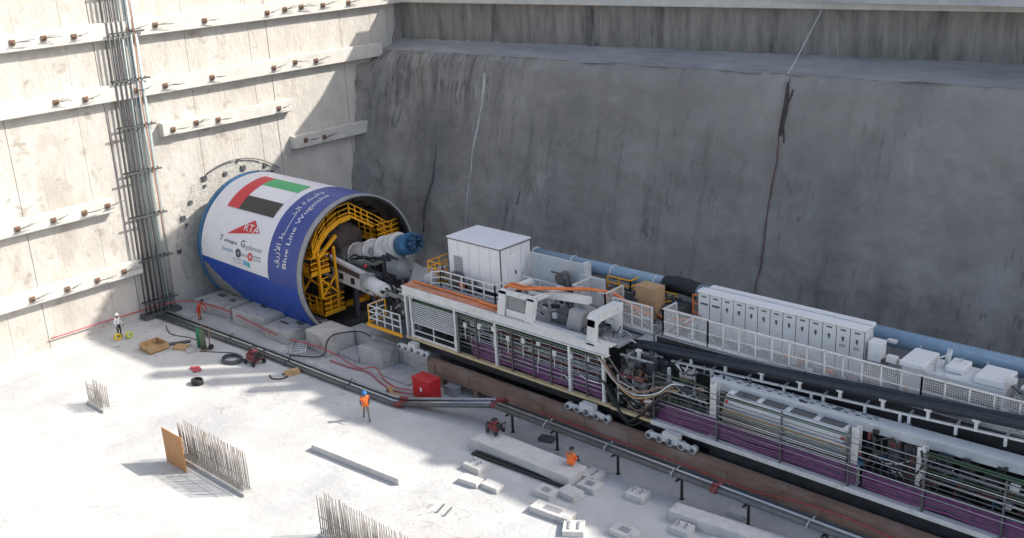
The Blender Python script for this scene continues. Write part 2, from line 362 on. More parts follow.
# overspray that laps onto the end wall beside the corner
def lap(u, v):
    z = -.5 + 16.0*v; e = 55.3 - .16*(16-z) - .5 + .7*nz(2, z, 0, .3) + .12*nz(2, z, 0, 1.9) + .06*nz(5, z, 0, 5)
    y = e + (59.5-e)*u; return (HX + .05 + .22*u + .04*nz(3, y, z, 1.5), y, z)
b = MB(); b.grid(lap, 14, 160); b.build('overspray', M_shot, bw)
def lap2(u, v):
    z = 16.6 + 3.5*v; e = 59.0 + .25*nz(4, z, 0, .9) + .08*nz(4, z, 0, 4) + .5*v; y = e + (61.5-e)*u; return (HX + .05 + .15*u, y, z)
b = MB(); b.grid(lap2, 8, 50); b.build('overspray', M_pile, bw)
b = MB(); b.tube([(-31.3, up_y(-31)-.95, 21.2),(-31.8, 59.3, 17.2),(-31.95,58.75,16.55)], .03, 6); b.build('steel_rope', M_mesh, bw)
b = MB(); b.tube([on_wall(-32.0+.012*(16-z)+.06*math.sin(z*1.3), z, .05) for z in [16.3-.5*q for q in range(30)]], .035, 6)
tag(recentre(b.build('drain_hose', mat('rusty_hose',(.13,.055,.045),.7,0,.3))), 'thin rusty red hose hanging down the dark sprayed wall', 'hose')

# ------------------------------------------------------------------ blocks added above the pit, out of view, shaped to cast its shade
def shade_caster(name, poly, lab, yb=66.4, yd=84):
    xs = [p[0] for p in poly]
    t = thing(name, ((min(xs)+max(xs))/2, 75, 23), lab, 'building')
    b = MB(); b.prism_y([(min(xs),22.99)]+poly+[(max(xs),22.99)], yb, yd); b.build('wall', M_caster, t)
random.seed(41)
shade_caster('site_office', [(-57.8,31.2),(-53.2,31.6),(-47.4,33.6),(-44,36.2)], 'sloping roofed rendered site office on the street above the pit corner')  # added and unseen, outline follows the shade edge on the end wall
shade_caster('apartment_block', [(-43.95,36.4),(-38.3,41.3),(-34,44.4),(-28,44.9),(-21.2,44.4)], 'tall rendered apartment block with a stepped roof on the street above the pit')  # added and unseen, outline follows the shade edge at the left
sk = [(-21.1,39.4)]; x = -21.1  # top line of an added block, uneven for a ragged shade edge
while x < -13.2: x += 1.5; sk += [(x,39.5+random.uniform(-.3,.3)),(x+.01,39.5+random.uniform(-.3,.3))]
while x < 30: wd = random.uniform(.7,2.4); z = 40.9+random.uniform(-.35,.55); sk += [(x+.01,z),(x+wd,z+random.uniform(-.2,.2))]; x += wd
shade_caster('warehouse_block', sk, 'long rendered warehouse with roof plant on the street above the pit')
for k, (x0, x1, zt) in enumerate(((-19.5,-18.6,45.5),(-17.3,-16.3,43.6),(-15.0,-14.4,42.4))):  # added unseen columns that cast the dark streaks on the floor
    b = MB(); b.box(x0,x1,66.5,67.4,38.9,zt); b.box(x0-.1,x1+.1,66.4,67.5,zt,zt+.15)
    tag(recentre(b.build('roof_stack', M_caster)), ['tallest square roof stack above the pit','middle square roof stack above the pit','lowest square roof stack above the pit'][k], 'chimney')

# ------------------------------------------------------------------ tunnelling shield
SY, SZ, SR = EC[0], EC[1], 5.0
def cyl(x, deg, r=SR): a = rad(deg); return Vector((x, SY + r*math.cos(a), SZ + r*math.sin(a)))
sh = thing('tunnelling_shield', (-61, SY, -0.8), 'huge round tunnelling shield wrapped in a white and blue banner', 'tunnel shield')
b = MB(); b.ring((SY,SZ), SR-.05, SR, -67.2, -55.0, 120, 0); b.ring((SY,SZ), SR-.12, SR-.052, -67.19, -55.01, 120, 1); b.build('shield_skin', [M_mgrey, M_dark], sh)
b = MB(); b.ring((SY,SZ), SR-.10, SR+.035, -55.30, -54.95, 120); b.ring((SY,SZ), SR-.24, SR-.125, -55.6, -55.05, 120, 1); b.build('tail_seal', [M_mgrey, M_dark], sh)
b = MB(); b.ring((SY,SZ), .2, SR-.02, -67.5, -67.1, 96); b.ring((SY,SZ), SR-.3, SR+.06, -67.55, -67.05, 96)
for q in range(40):
    p = cyl(-67.3, q*9, SR+.03); b.sphere(p, .11, 1)
b.build('cutting_head', M_blued, sh)
b = MB(); b.ring((SY,SZ), .1, SR-.13, -61.4, -61.0, 72)
for q in range(12): b.bar(cyl(-61.05, q*30, 1.2), cyl(-61.05, q*30, 4.7), .25, .4)
b.ring((SY,SZ), 3.3, 4.2, -61.0, -60.4, 60); b.build('bulkhead', mat('bulkhead_paint', (.09,.08,.07), .7, .1, .3, 1.5), sh)
b = MB(); b.ring((SY,SZ), SR-.8, SR-.13, -58.6, -58.2, 90); b.ring((SY,SZ), SR-.55, SR-.13, -56.9, -56.6, 90)
for q in range(28):
    a = q*360/28
    if 190 < a < 350: continue
    p = cyl(-58.6, a, SR-.55); b.tube([p, p+Vector((1.7,0,0))], .13, 8)
b.build('thrust_rams', mat('ram_steel', (.11,.095,.08), .5, .4, .3, 2), sh)
def patch(x0, x1, a0, a1, off, nx=1, na=None, fn=None):
    na = na or max(2, int(abs(a1-a0)/1.5))
    m = MB(); f = fn or (lambda u, v: cyl(x0+(x1-x0)*u, a0+(a1-a0)*v, SR+off)); m.grid(f, nx, na); return m
def wrinkle(x, a): return .02*nz(x, a*.09, 0, .8)
wr = patch(0,0,0,0,0,12,70, lambda u, v: cyl(-67.0+8.35*u, 60+(181+2.5*u-60)*v, SR+.02+wrinkle(-67+8*u, 60+120*v))).build('banner', M_wrap, sh)
patch(0,0,0,0,0,10,120, lambda u, v: cyl(-58.65+3.28*u, 40+145*v, SR+.022+wrinkle(-58+3*u, 40+145*v))).build('banner_edge', M_blue, sh)
def drape_bot(u):           # how far round the lower edge hangs
    k = [(0,184),(.10,192),(.3,214),(.55,228),(.8,226),(1,220)]
    for (a,c),(e,g) in zip(k, k[1:]):
        if u <= e: return c+(g-c)*(u-a)/(e-a)
    return 220
def drape_fn(u, v):
    x = -67.0 + 11.6*u; a0 = 180.5 + (2.4*u if x < -58.65 else 4.2); a = a0 + (drape_bot(u) + 1.5*nz(u*30,3) - a0)*v
    r = SR+.03 + .10*v*abs(nz(x*1.3, a*.05, 2, 1.0)) + .05*v*nz(x*3, a*.1, 5)
    if a > 212: r += (a-212)*.012
    return cyl(x, a, r)
patch(0,0,0,0,0,90,22, drape_fn).build('blue_drape', M_drape, sh)
# flag
fl = patch(-65.15,-59.45,91,134.3,.035).build('flag', M_fwhite, sh)
patch(-65.15,-63.7,91,134.3,.05).build('red_band', M_fred, fl)
patch(-63.7,-59.45,91,105,.05).build('green_band', M_fgreen, fl)
patch(-63.7,-59.45,120,134.3,.05).build('black_band', M_fblack, fl)
# lettering
def text_mesh(s, size, sx=1.0):
    cu = bpy.data.curves.new('lettering', 'FONT'); cu.body = s; cu.size = size; cu.fill_mode = 'FRONT'
    cu.resolution_u = 3
    o = bpy.data.objects.new('lettering', cu); C.objects.link(o)
    bpy.context.view_layer.update()
    me = bpy.data.meshes.new_from_object(o.evaluated_get(bpy.context.evaluated_depsgraph_get()))
    bpy.data.objects.remove(o); bpy.data.curves.remove(cu)
    bm = bmesh.new(); bm.from_mesh(me)
    for v in bm.verts: v.co.x *= sx
    bmesh.ops.triangulate(bm, faces=bm.faces)
    bm.to_mesh(me); bm.free()
    return me
def wrap_text(name, s, size, x0, a0, m, par, along='x', off=.06, sx=1.0, length=None, bold=.0):
    """along='x': reads along the axis; along='a': reads upward round the shell"""
    me = text_mesh(s, size, sx); vs = me.vertices
    if not len(vs): return None
    xm = min(v.co.x for v in vs); xM = max(v.co.x for v in vs); k = (length/(xM-xm)) if length else 1
    me2 = me
    for v in vs:
        px, py = (v.co.x-xm)*k, v.co.y
        if along == 'x': v.co = cyl(x0+px, a0-math.degrees(py/SR), SR+off)
        else: v.co = cyl(x0-py, a0-math.degrees(px/SR), SR+off)
    me.materials.clear(); me.materials.append(m)
    return link(name, me, par)
wrap_text('lettering', 'Blue Line Wugeisha', .62, -56.5, 170.0, M_fwhite, sh, 'a', length=6.25)
# the Arabic line in joined letter shapes, last letter first: wugeisha / blue line
ar = '\ufed5\ufead\ufeef'[:0] + '\ufed5\ufead\ufeaf\ufef7\ufe8d' + ' ' + '\ufec2\u0640\u0640\u0640\u0640\u0640\u0640\u0640\ufea8\ufedf\ufe8d' + ' ' + '\ufe94\ufeb8\ufef4\ufed7\ufeed'
wrap_text('lettering', ar, .72, -57.4, 170.5, M_fwhite, sh, 'a', length=6.5)
lg = MB()
tri = [(-63.85,156.2),(-61.15,140.0),(-60.1,149.2)]
T = [cyl(x, a, SR+.045) for x, a in tri]
# the red sail, subdivided so it follows the shell
def tri_fn(u, v): 
    xa = [tri[0][i]+(tri[1][i]-tri[0][i])*u for i in (0,1)]; xb = [tri[0][i]+(tri[2][i]-tri[0][i])*u for i in (0,1)]
    return cyl(xa[0]+(xb[0]-xa[0])*v, xa[1]+(xb[1]-xa[1])*v, SR+.045)
lg.grid(tri_fn, 16, 6); lo = lg.build('sail_logo', M_fred, sh)
wrap_text('lettering', 'RTA', .78, -62.0, 150.2, M_fwhite, lo, 'x', off=.07, length=1.75)
def dot(x, a, r, m, hole=0):
    d = MB(); d.grid(lambda u, v: cyl(x+(hole+(r-hole)*u)*math.cos(v*2*math.pi), a+math.degrees((hole+(r-hole)*u)*math.sin(v*2*math.pi)/SR), SR+.06), 2, 16); return d.build('round_logo', m, sh)
wrap_text('lettering', '7', .62, -64.6, 163.2, M_ink, sh, 'x', length=.34)
wrap_text('lettering', 'mapa', .36, -64.0, 163.0, M_ink, sh, 'x', length=1.6)
wrap_text('lettering', 'G', .70, -61.95, 163.4, M_ink, sh, 'x', length=.48)
wrap_text('lettering', 'gulermak', .44, -61.35, 163.8, M_mgrey, sh, 'x', length=1.95)
wrap_text('lettering', 'limak', .40, -64.2, 170.2, M_inkb, sh, 'x', length=1.4)
dot(-62.2, 169.2, .32, M_ink, .1); wrap_text('lettering', 'crrc', .36, -61.8, 170.6, M_ink, sh, 'x', length=.75)
dot(-60.72, 169.3, .30, M_inkr, .14)
wrap_text('lettering', 'project', .24, -60.3, 168.6, M_ink, sh, 'x', length=.85)
wrap_text('lettering', 'control', .24, -60.3, 171.3, M_ink, sh, 'x', length=.85)
wrap_text('lettering', 'aecom', .26, -62.9, 175.3, M_mgrey, sh, 'x', length=1.1)
wrap_text('lettering', 'consult', .22, -62.9, 177.8, M_mgrey, sh, 'x', length=1.1)
patch(-61.6,-61.15,173.6,177.6,.05).build('square_logo', M_inkb, sh); patch(-61.1,-60.8,174.2,178.2,.05).build('square_logo', mat('teal_ink',(.05,.45,.45),.5,0,.1), sh)

# walkways inside the tail
def railing(pts, h=1.1, m=M_yellow, name='railing', par=None, r=.035, mids=2, step=1.0, kick=True):
    b = MB(); pts = [Vector(p) for p in pts]; z = Vector((0,0,1))
    for p, q in zip(pts, pts[1:]):
        L = (q-p).length; n = max(1, round(L/step))
        for i in range(n+1): o = p+(q-p)*i/n; b.bar(o, o+z*h, r*1.7)
        for k in range(mids+1): hh = h*(k+1)/(mids+1); b.bar(p+z*hh, q+z*hh, r*1.6)
        if kick: b.bar(p+z*.08, q+z*.08, r*.8, .15)
    return b.build(name, m, par)
def deck(poly, z, th, m, par, name='platform'):
    b = MB(); b.prism(poly, z-th, z); return b.build(name, m, par)
# near-side basket, two levels
for z, (x0,x1,y0,y1) in ((1.35,(-58.0,-55.6,39.2,41.0)), (4.35,(-58.0,-55.8,38.55,40.2))):
    p = deck([(x0,y0),(x1,y0),(x1,y1),(x0,y1)], z, .14, M_yellow, sh)
    railing([(x0,y0,z),(x1,y0,z),(x1,y1,z),(x0,y1,z)], 1.15, M_yellow, 'railing', sh, .045, 2, .7)
b = MB()
for x in (-57.9,-55.75):
    for y in (38.9+.35,40.6): b.bar((x,y,1.3),(x,y,5.9), .15)
    b.bar((x,39.25,5.4),(x,40.9,6.6), .2); b.bar((x,39.3,2.6),(x,40.6,3.9), .11); b.bar((x,40.6,2.6),(x,39.3,3.9), .11)
for q in range(8): b.bar((-55.75, 39.4, 1.6+.38*q), (-55.75, 39.9, 1.6+.38*q), .05)
b.build('ladder_frame', M_yellow, sh)
# arched walkway across the crown
A0 = [cyl(-57.2, a, 3.35) for a in (158,140,122,104,86)]; A1 = [cyl(-55.9, a, 3.35) for a in (158,140,122,104,86)]
b = MB()
for P in (A0, A1):
    for p, q in zip(P, P[1:]): b.bar(p, q, .18, .34)
for p, q in zip(A0, A1): b.bar(p, q, .14)
for i in range(4):
    for k in range(4): 
        p = A0[i].lerp(A0[i+1], k/4); q = A1[i].lerp(A1[i+1], k/4); b.bar(p, q, .26, .04)
b.build('arched_walkway', M_yellow, sh)
railing(A1, 1.0, M_yellow, 'railing', sh, .045, 2, .8)
railing([A1[-1], Vector((-55.9,44.4,6.2)), Vector((-55.9,45.8,5.2))], 1.0, M_yellow, 'railing', sh, .05, 2, .7)
deck([(-57.6,44.4),(-55.7,44.4),(-55.7,46.5),(-57.6,46.5)], 5.35, .14, M_yellow, sh)
railing([(-57.6,44.4,5.35),(-55.7,44.4,5.35),(-55.7,46.5,5.35),(-57.6,46.5,5.35)], 1.1, M_yellow, 'railing', sh, .05, 2, .6)
b = MB(); b.bar((-56.5,44.5,5.3),(-56.5,44.0,3.6), .2); b.bar((-56.5,46.3,5.3),(-56.5,45.5,2.2), .2); b.bar((-56.6,40.6,1.2),(-56.6,44.5,1.0), .35, .3); b.build('brace', M_yellow, sh)
b = MB(); b.tube([(-61,43.6,6.1),(-57.4,43.4,5.3)], 1.05, 24); b.build('motor_housing', mat('brown_drum', (.16,.125,.11), .6, .1, .2, 2), sh)
b = MB(); random.seed(3)
for q in range(26):
    a = rad(random.uniform(-10,190)); r = random.uniform(1.2,3.9); y = SY+r*math.cos(a); z = SZ+r*math.sin(a)
    b.box(-60.9, -60.9+random.uniform(.4,1.4), y-.25, y+.25, z-.2, z+.25)
for q in range(14):
    a = rad(random.uniform(20,170)); r = 3.6
    b.tube([(-60.5, SY+r*math.cos(a), SZ+r*math.sin(a)), (-58.5, SY+(r-.3)*math.cos(a+.1), SZ+(r-.3)*math.sin(a+.1)), (-57.2, SY+2.4*math.cos(a+.2), SZ-.3+2.4*math.sin(a+.2))], .06, 6)
b.build('inner_machinery', M_dgrey, sh)
b = MB(); b.box(-60.5,-55.3, 40.2, 44.0, -.25, .15); b.box(-60,-55.6,39.0,40.3,.2,.5); b.build('invert_deck', M_dgrey, sh)

# ------------------------------------------------------------------ screw conveyor
cv = thing('screw_conveyor', (-53, 43, 0), 'white screw conveyor tube with a blue drive rising out of the shield', 'conveyor')
p0 = Vector((-60.6,43.0,3.0)); p1 = Vector((-51.4,43.0,6.1)); dv = (p1-p0).normalized()
b = MB(); b.tube([p0, p1], .86, 28)
for t in (2.6,4.6,6.4,7.8,8.8,9.4): b.tube([p0+dv*t, p0+dv*(t+.14)], .95, 28)
b.build('casing', mat('dusty_white',(.56,.55,.52),.5,0,.12,2,col2=(.36,.34,.31),thr=.56), cv)
b = MB(); b.tube([p1+dv*.02, p1+dv*1.2], .72, 24); b.build('drive_motor', M_blued, cv)
b = MB()
for q in range(8):
    a = q*math.pi/4; o = p1+dv*1.2+Vector((0, math.cos(a)*.46, math.sin(a)*.46)); b.tube([o, o+dv*.65], .12, 10); b.tube([o+dv*.4, o+dv*.8+Vector((.1,-.1,-.3))], .03, 5)
b.build('motor', mat('motor_blue', (.03,.08,.15), .4, .2, .3, 4), cv)
b = MB()
for q in range(5):
    s = .75 + .08*q
    b.tube([p0+dv*(4+q*.5)+Vector((0,-.80,-.1)), p0+dv*(5.4+q)+Vector((.1,-.95,.25-.25*q)), p0+dv*(7.2+q*.4)+Vector((.3,-.92,-.5+.1*q)), p1+Vector((-.6+.3*q,-.9,-.65))], .05, 6)
b.build('hydraulic_hose', M_navy, cv)
for t in (3.9, 7.4):
    b = MB(); o = p0+dv*t+Vector((0,-.86,.15)); b.tube([o, o+Vector((0,-.10,.02))], .28, 16); b.build('inspection_cover', M_mgrey, cv)
b = MB(); b.box(-52.3,-51.3,42.2,43.8,4.2,5.5, bev=.06); b.tube([(-51.8,43,5.6),(-51.0,42.6,4.0)], .5, 14); b.build('discharge_chute', M_mgrey, cv)
b = MB(); b.bar((-56,42.2,.2),(-56,42.4,3.8),.3); b.bar((-56,43.8,.2),(-56,43.6,3.8),.3); b.bar((-52.6,42.2,2.0),(-52.6,42.4,5.0),.25); b.bar((-52.6,43.8,2.0),(-52.6,43.6,5.0),.25); b.build('stand', M_dgrey, cv)

# ------------------------------------------------------------------ towing bridge
br = thing('towing_bridge', (-54, 41, 0), 'white towing beam with square pockets between shield and trailing platform', 'bridge beam')
b = MB(); dz = lambda x: 3.75 - .10*(x+58)
b.prism_y([(-59.5,dz(-59.5)-.45),(-52.4,dz(-52.4)-.3),(-52.4,dz(-52.4)+1.0),(-59.5,dz(-59.5)+1.3)], 41.0, 41.35)
b.build('girder', M_white, br)
b = MB()
for x in (-58.1,-56.9,-55.7,-54.5,-53.3): b.box(x-.2,x+.2,40.975,41.01,dz(x)-.1,dz(x)+.32)
b.build('pocket', M_black, br)
b = MB(); b.prism_y([(-59.4,dz(-59.4)+.62),(-52.6,dz(-52.6)+.5),(-52.6,dz(-52.6)+.85),(-59.4,dz(-59.4)+1.05)], 40.95, 41.01); b.build('side_plate', mat('brown_plate',(.10,.07,.055),.6,.1,.2,2), br)
b = MB(); b.box(-59.5,-51.8,41.37,42.0,dz(-56)+.55,dz(-56)+.72); b.build('walkway', M_dgrey, br)
b = MB(); b.tube([(-52.5,40.75,3.95),(-50.6,40.6,3.75)], .48, 20); b.tube([(-50.6,40.6,3.75),(-50.3,40.58,3.72)], [.48,.3], 20); b.build('ram_cylinder', M_white, br)
b = MB(); b.tube([(-50.5,40.6,3.75),(-47,40.4,3.4)], .16, 10); b.box(-52.8,-52.2,40.3,41.1,3.4,4.5); b.build('ram_rod', M_mgrey, br)
b = MB(); b.sphere((-57.2,41.5,5.0), .16); b.sphere((-53.2,41.2,4.8), .13); b.build('red_lamp_cover', M_red, br)
b = MB(); b.tube([(-52,41.6,4.4),(-50,41.3,3.2),(-48.6,41.0,3.3),(-46.6,40.8,4.3)], .10, 8); b.tube([(-52,41.8,4.2),(-50,41.5,2.9),(-48.6,41.2,3.1),(-46.6,41.0,4.1)], .10, 8); b.tube([(-51.5,40.9,3.6),(-49.6,40.2,2.4),(-48.2,40.0,2.7),(-46.7,39.9,3.6)], .09, 8); b.tube([(-51.5,41.1,3.4),(-49.6,40.6,2.0),(-48.2,40.5,2.5),(-46.7,40.3,3.2)], .09, 8)
b.build('service_hoses', M_black, br)
b = MB(); b.bar((-51.9,41.2,3.6),(-51.9,41.2,2.2),.25); b.bar((-58.8,41.2,dz(-58.8)),(-58.8,41.2,.15),.3); b.box(-52.2,-51.6,40.9,41.5,0,2.2); b.build('trestle', M_dgrey, br)
b = MB()
for p in ((-49.5,41.6,2.9),(-48.6,40.9,3.6),(-47.9,41.9,3.9),(-47.6,40.7,2.7)): b.box(p[0]-.5,p[0]+.45,p[1]-.4,p[1]+.4,p[2]-.45,p[2]+.4, bev=.06)
b.box(-50.5,-46.8,40.3,44,2.0,2.2); b.build('coupling_machinery', mat('worn_grey',(.2,.2,.2),.5,.2,.35,2.5,.2,6,col2=(.07,.07,.07)), br)
# ------------------------------------------------------------------ trailing platforms
NY = 38.8                                             # near face
def hose(name, pts, r, m, lab=None, cat='hose', group=None, par=None, n=8, sag=0):
    pts = [Vector(p) for p in pts]; out = []
    for i in range(len(pts)-1):                        # Catmull-Rom
        a = pts[max(i-1,0)]; p = pts[i]; q = pts[i+1]; d = pts[min(i+2,len(pts)-1)]
        for k in range(6):
            t = k/6; out.append(.5*((2*p)+(q-a)*t+(2*a-5*p+4*q-d)*t*t+(3*p-a-3*q+d)*t**3))
    out.append(pts[-1]); b = MB(); b.tube(out, r, n)
    o = b.build(name, m, par)
    if lab: tag(recentre(o), lab, cat, group)
    return o
def mesh_fence(p, q, h, par, name='mesh_fence', post=1.0, base=.12, rows=1):
    """framed white safety fence with a fine wire infill"""
    b = MB(); p = Vector(p); q = Vector(q); L = (q-p).length; n = max(1, round(L/post)); z = Vector((0,0,1)); d = (q-p)/L; nrm = d.cross(z)
    for i in range(n+1):
        o = p+d*L*i/n; b.bar(o, o+z*h, .07)
    b.bar(p+z*h, q+z*h, .07); b.bar(p+z*base, q+z*base, .07)
    for k in range(rows): b.bar(p+z*h*(k+1)/(rows+1), q+z*h*(k+1)/(rows+1), .05)
    k = 0; s = .095
    while k*s < L: o = p+d*k*s; b.bar(o+z*base, o+z*h, .014); k += 1
    k = 1
    while base+k*.095 < h: b.bar(p+z*(base+k*.095), q+z*(base+k*.095), .014); k += 1
    b.bar(p+z*.06, q+z*.06, .03, .14)
    return b.build(name, M_white, par)
def pipe_bank(x0, x1, y, z0, z1, n, r, mats, par, name, jit=0):
    b = MB()
    for k in range(n):
        z = z0+(z1-z0)*k/max(1,n-1); yy = y+random.uniform(-jit, jit)
        if jit: b.tube([(x0+(x1-x0)*t/8, yy, z+.05*math.sin(t*math.pi/8*((x1-x0)/2.2))*-1+random.uniform(-.02,.02)) for t in range(9)], r, 6, k % len(mats))
        else: b.tube([(x0,yy,z),(x1,yy,z)], r, 6, k % len(mats))
    return b.build(name, mats, par)
def bogie(x0, x1, par, y=38.25, z=1.75):
    b = MB(); b.prism_y([(x0+.25,z-.12),(x1-.25,z-.12),(x1-.1,z),(x1-.5,z+.14),(x0+.5,z+.14),(x0+.1,z)], y-.06, y+.05)
    b.box(x0+1.1,x1-1.1,y-.1,y+.3,z+.05,z+.4)
    for q in range(4): b.box(x0+.5+q*(x1-x0-1)/3-.08,x0+.5+q*(x1-x0-1)/3+.08,y-.12,y-.06,z-.1,z+.1)
    o = b.build('bogie', M_white, par)
    n = 5
    for q in range(n):
        x = x0+.25+(x1-x0-.5)*q/(n-1); w_ = MB(); w_.tube([(x,y-.10,z-.07),(x,y+.22,z-.07)], .20, 16); w_.tube([(x,y-.14,z-.07),(x,y-.10,z-.07)], .11, 12, 1)
        w_.build('wheel', [M_mesh, M_dgrey], o)
def light_rail(x0, x1, par, y=40.3, zf=None, name='cable_ladder', wy=.9):
    """white rail with stub posts, rungs behind it and brackets to the ground deck"""
    b = MB(); zf = zf or (lambda x: 4.5+.055*(x+31))
    P = [Vector((x0+(x1-x0)*i/8, y, zf(x0+(x1-x0)*i/8))) for i in range(9)]
    for p, q in zip(P, P[1:]):
        b.bar(p, q, .10); b.bar(p+Vector((0,wy,.05)), q+Vector((0,wy,.05)), .08)
    x = x0+.4
    while x < x1:
        p = Vector((x,y,zf(x))); b.bar(p-Vector((0,0,.42)), p+Vector((0,0,.05)), .12); b.bar(p, p+Vector((0,wy,.05)), .09); b.bar(p+Vector((.8,0,0)), p+Vector((.8,0,.5)), .13); b.box(x+.65,x+.95,y-.12,y+.12,zf(x)+.45,zf(x)+.55)
        x += 2.0
    return b.build(name, M_white, par)

# ---- first platform
g1 = thing('trailing_platform', (-38.5, 42, 1.5), 'front trailing platform with orange topped side beam and purple hose bank', 'machine platform')
b = MB(); b.box(-46.6,-30.6,39.05,45.3,1.95,2.2); b.build('lower_deck', M_dgrey, g1)
b = MB(); b.box(-46.6,-30.6,38.72,39.0,2.10,2.24); b.build('deck_edge', M_cream, g1)
b = MB(); b.box(-46.6,-30.6,39.0,39.3,1.55,1.95); b.box(-46.6,-30.6,44.6,44.9,1.55,1.95)
for q in range(9): b.box(-46.4+q*1.95,-46.1+q*1.95,39.3,44.6,1.6,1.95)
b.build('chassis', M_dark, g1)
b = MB(); b.box(-46.75,-30.6,39.55,45.3,5.2,5.36); b.build('upper_deck', M_mgrey, g1)
b = MB(); b.box(-46.75,-30.75,NY,NY+.14,4.98,5.45, bev=.02); b.box(-46.75,-30.75,NY-.08,NY+.22,5.45,5.50); b.box(-46.75,-30.75,NY-.08,NY+.22,4.93,4.98); b.box(-38.6,-30.75,NY+.23,NY+.75,5.36,5.42)
b.build('side_beam', M_white, g1)
b = MB(); b.box(-46.7,-38.55,NY+.10,NY+.62,5.51,5.55); b.build('walkway_plate', M_copper, g1)
def post(x, y, z0, z1, m=M_white, s=.2, par=None):
    b = MB(); b.box(x-s/2,x+s/2,y,y+.04,z0,z1); b.box(x-s/2,x+s/2,y+s-.04,y+s,z0,z1); b.box(x-.02,x+.02,y+.04,y+s-.04,z0,z1); b.box(x-s*.7,x+s*.7,y-.02,y+s+.02,z0,z0+.03); return b.build('post', m, par)
for x in (-46.55,-46.1,-42.2,-38.9,-33.4,-31.1): post(x, NY+.02, 2.24, 4.93, M_white, .16, g1)
for x in (-41.9,-40.4,-37.6,-36.0,-34.7,-32.2): post(x, NY+.0, 2.24, 4.80, M_dgrey, .07, g1)
b = MB(); b.box(-42.1,-31.0,NY+.03,NY+.12,4.66,4.76); b.box(-42.1,-31.0,NY+.35,NY+.42,4.55,4.79); b.build('green_rail', M_green, g1)
for x in (-44.4,-41.0,-37.0,-35.2,-32.6): post(x, NY+2.3, 2.24, 5.2, M_white, .3, g1)
# louvred bay
b = MB()
for k in range(11): b.box(-45.95,-42.4,NY+.10,NY+.20,3.25+.125*k,3.30+.125*k)
b.build('louvre_panel', M_cab, g1)
b = MB(); b.box(-46.0,-42.3,NY+.32,NY+.38,3.7,4.8); b.build('green_panel', M_green, g1)
b = MB(); b.prism_y([(-46.0,3.1),(-42.3,2.95),(-42.3,3.45),(-46.0,3.75)], NY+.45, NY+.6); b.build('white_plate', M_white, g1)
railing([(-46.0,NY+.05,2.24),(-42.3,NY+.05,2.24)], 1.0, M_white, 'railing', g1, .035, 1, 1.8)
# pipe racks and hose banks
random.seed(11)
pipe_bank(-42.1,-38.9,NY+.18,3.35,4.75,9,.035,[M_silver,M_dgrey,M_silver],g1,'pipe_rack')
pipe_bank(-38.8,-31.2,NY+.18,3.35,4.78,11,.032,[M_silver,M_dgrey,M_dred,M_silver,M_dgrey],g1,'pipe_rack')
pipe_bank(-38.9,-31.2,NY+.42,3.4,4.7,9,.04,[M_dgrey,M_brown,M_mesh],g1,'pipe_rack')
pipe_bank(-41.0,-31.0,NY+.20,2.36,3.28,13,.036,[M_purple,M_purple,M_dgrey],g1,'purple_hose_bank',.03)
pipe_bank(-41.9,-31.0,NY+.08,2.75,4.55,8,.02,[M_silver,M_mesh],g1,'guard_rail')
b = MB()
for q in range(22):
    x = random.uniform(-46,-31.5); b.box(x,x+random.uniform(.3,1.4),NY+.9+random.random(),NY+2.2+random.random(),2.2,2.2+random.uniform(.6,2.6))
b.build('machinery', M_dark, g1)
b = MB()
for q in range(9):
    x = -41.5+q*1.15; b.box(x,x+.25,NY+.05,NY+.16,4.0+.15*(q%3),4.3+.15*(q%3)); b.bar((x+.1,NY+.1,4.0),(x+.1,NY+.1,3.3),.05)
b.build('valve_blocks', M_mesh, g1)
# low yellow step at the front
deck([(-49.9,38.45),(-46.7,38.45),(-46.7,39.9),(-49.9,39.9)], 2.35, .12, M_dgrey, g1, 'front_step')
b = MB(); b.box(-49.95,-46.6,38.36,38.44,2.2,2.42); b.box(-50.0,-49.92,38.4,39.9,2.2,2.42); b.build('step_edge', M_yellow, g1)
railing([(-46.8,38.5,2.36),(-49.85,38.5,2.36),(-49.85,39.9,2.36)], 1.25, M_white, 'railing', g1, .04, 2, .75, False)
b = MB(); b.bar((-49.85,38.5,2.36),(-49.85,38.5,3.6),.075); b.bar((-49.85,39.9,2.36),(-49.85,39.9,3.6),.075); b.bar((-49.85,38.5,3.6),(-49.85,39.9,3.6),.07); b.build('corner_post', M_yellow, g1)
bogie(-46.9,-44.1,g1); bogie(-33.3,-30.2,g1)
# upper deck: railings, lockers
D1 = 5.36
railing([(-46.6,41.0,D1),(-46.6,43.8,D1)], 1.15, M_yellow, 'railing', g1, .04, 2, .9)
railing([(-46.6,43.9,D1),(-44.2,43.9,D1)], 1.25, M_yellow, 'railing', g1, .04, 2, .8)
railing([(-46.5,40.9,D1),(-45.2,40.9,D1),(-45.2,42.2,D1)], 1.2, M_yellow, 'railing', g1, .035, 2, .65)
railing([(-44.6,40.15,D1),(-40.0,40.15,D1),(-40.0,41.0,D1)], 1.15, M_white, 'railing', g1, .04, 2, .9)
railing([(-45.0,39.75,D1),(-44.6,40.15,D1)], 1.1, M_white, 'railing', g1, .04, 2, .6)
b = MB(); b.box(-44.2,-43.3,40.45,40.9,D1,6.35, bev=.03); b.box(-42.6,-42.1,40.4,40.8,D1,6.2, bev=.03); b.build('control_locker', M_dgrey, g1)
b = MB(); b.box(-46.2,-45.6,40.2,40.8,D1,5.9, bev=.03); b.box(-45.9,-45.5,42.6,43.2,D1,6.3, bev=.03); b.box(-46.4,-46.0,41.6,42.0,D1,6.0, bev=.03); b.build('pump_box', M_mesh, g1)
b = MB(); b.box(-45.3,-44.9,42.9,43.2,D1,5.95); b.box(-43.1,-42.85,40.25,40.5,D1+.2,5.95); b.build('orange_switch_box', M_orange, g1)
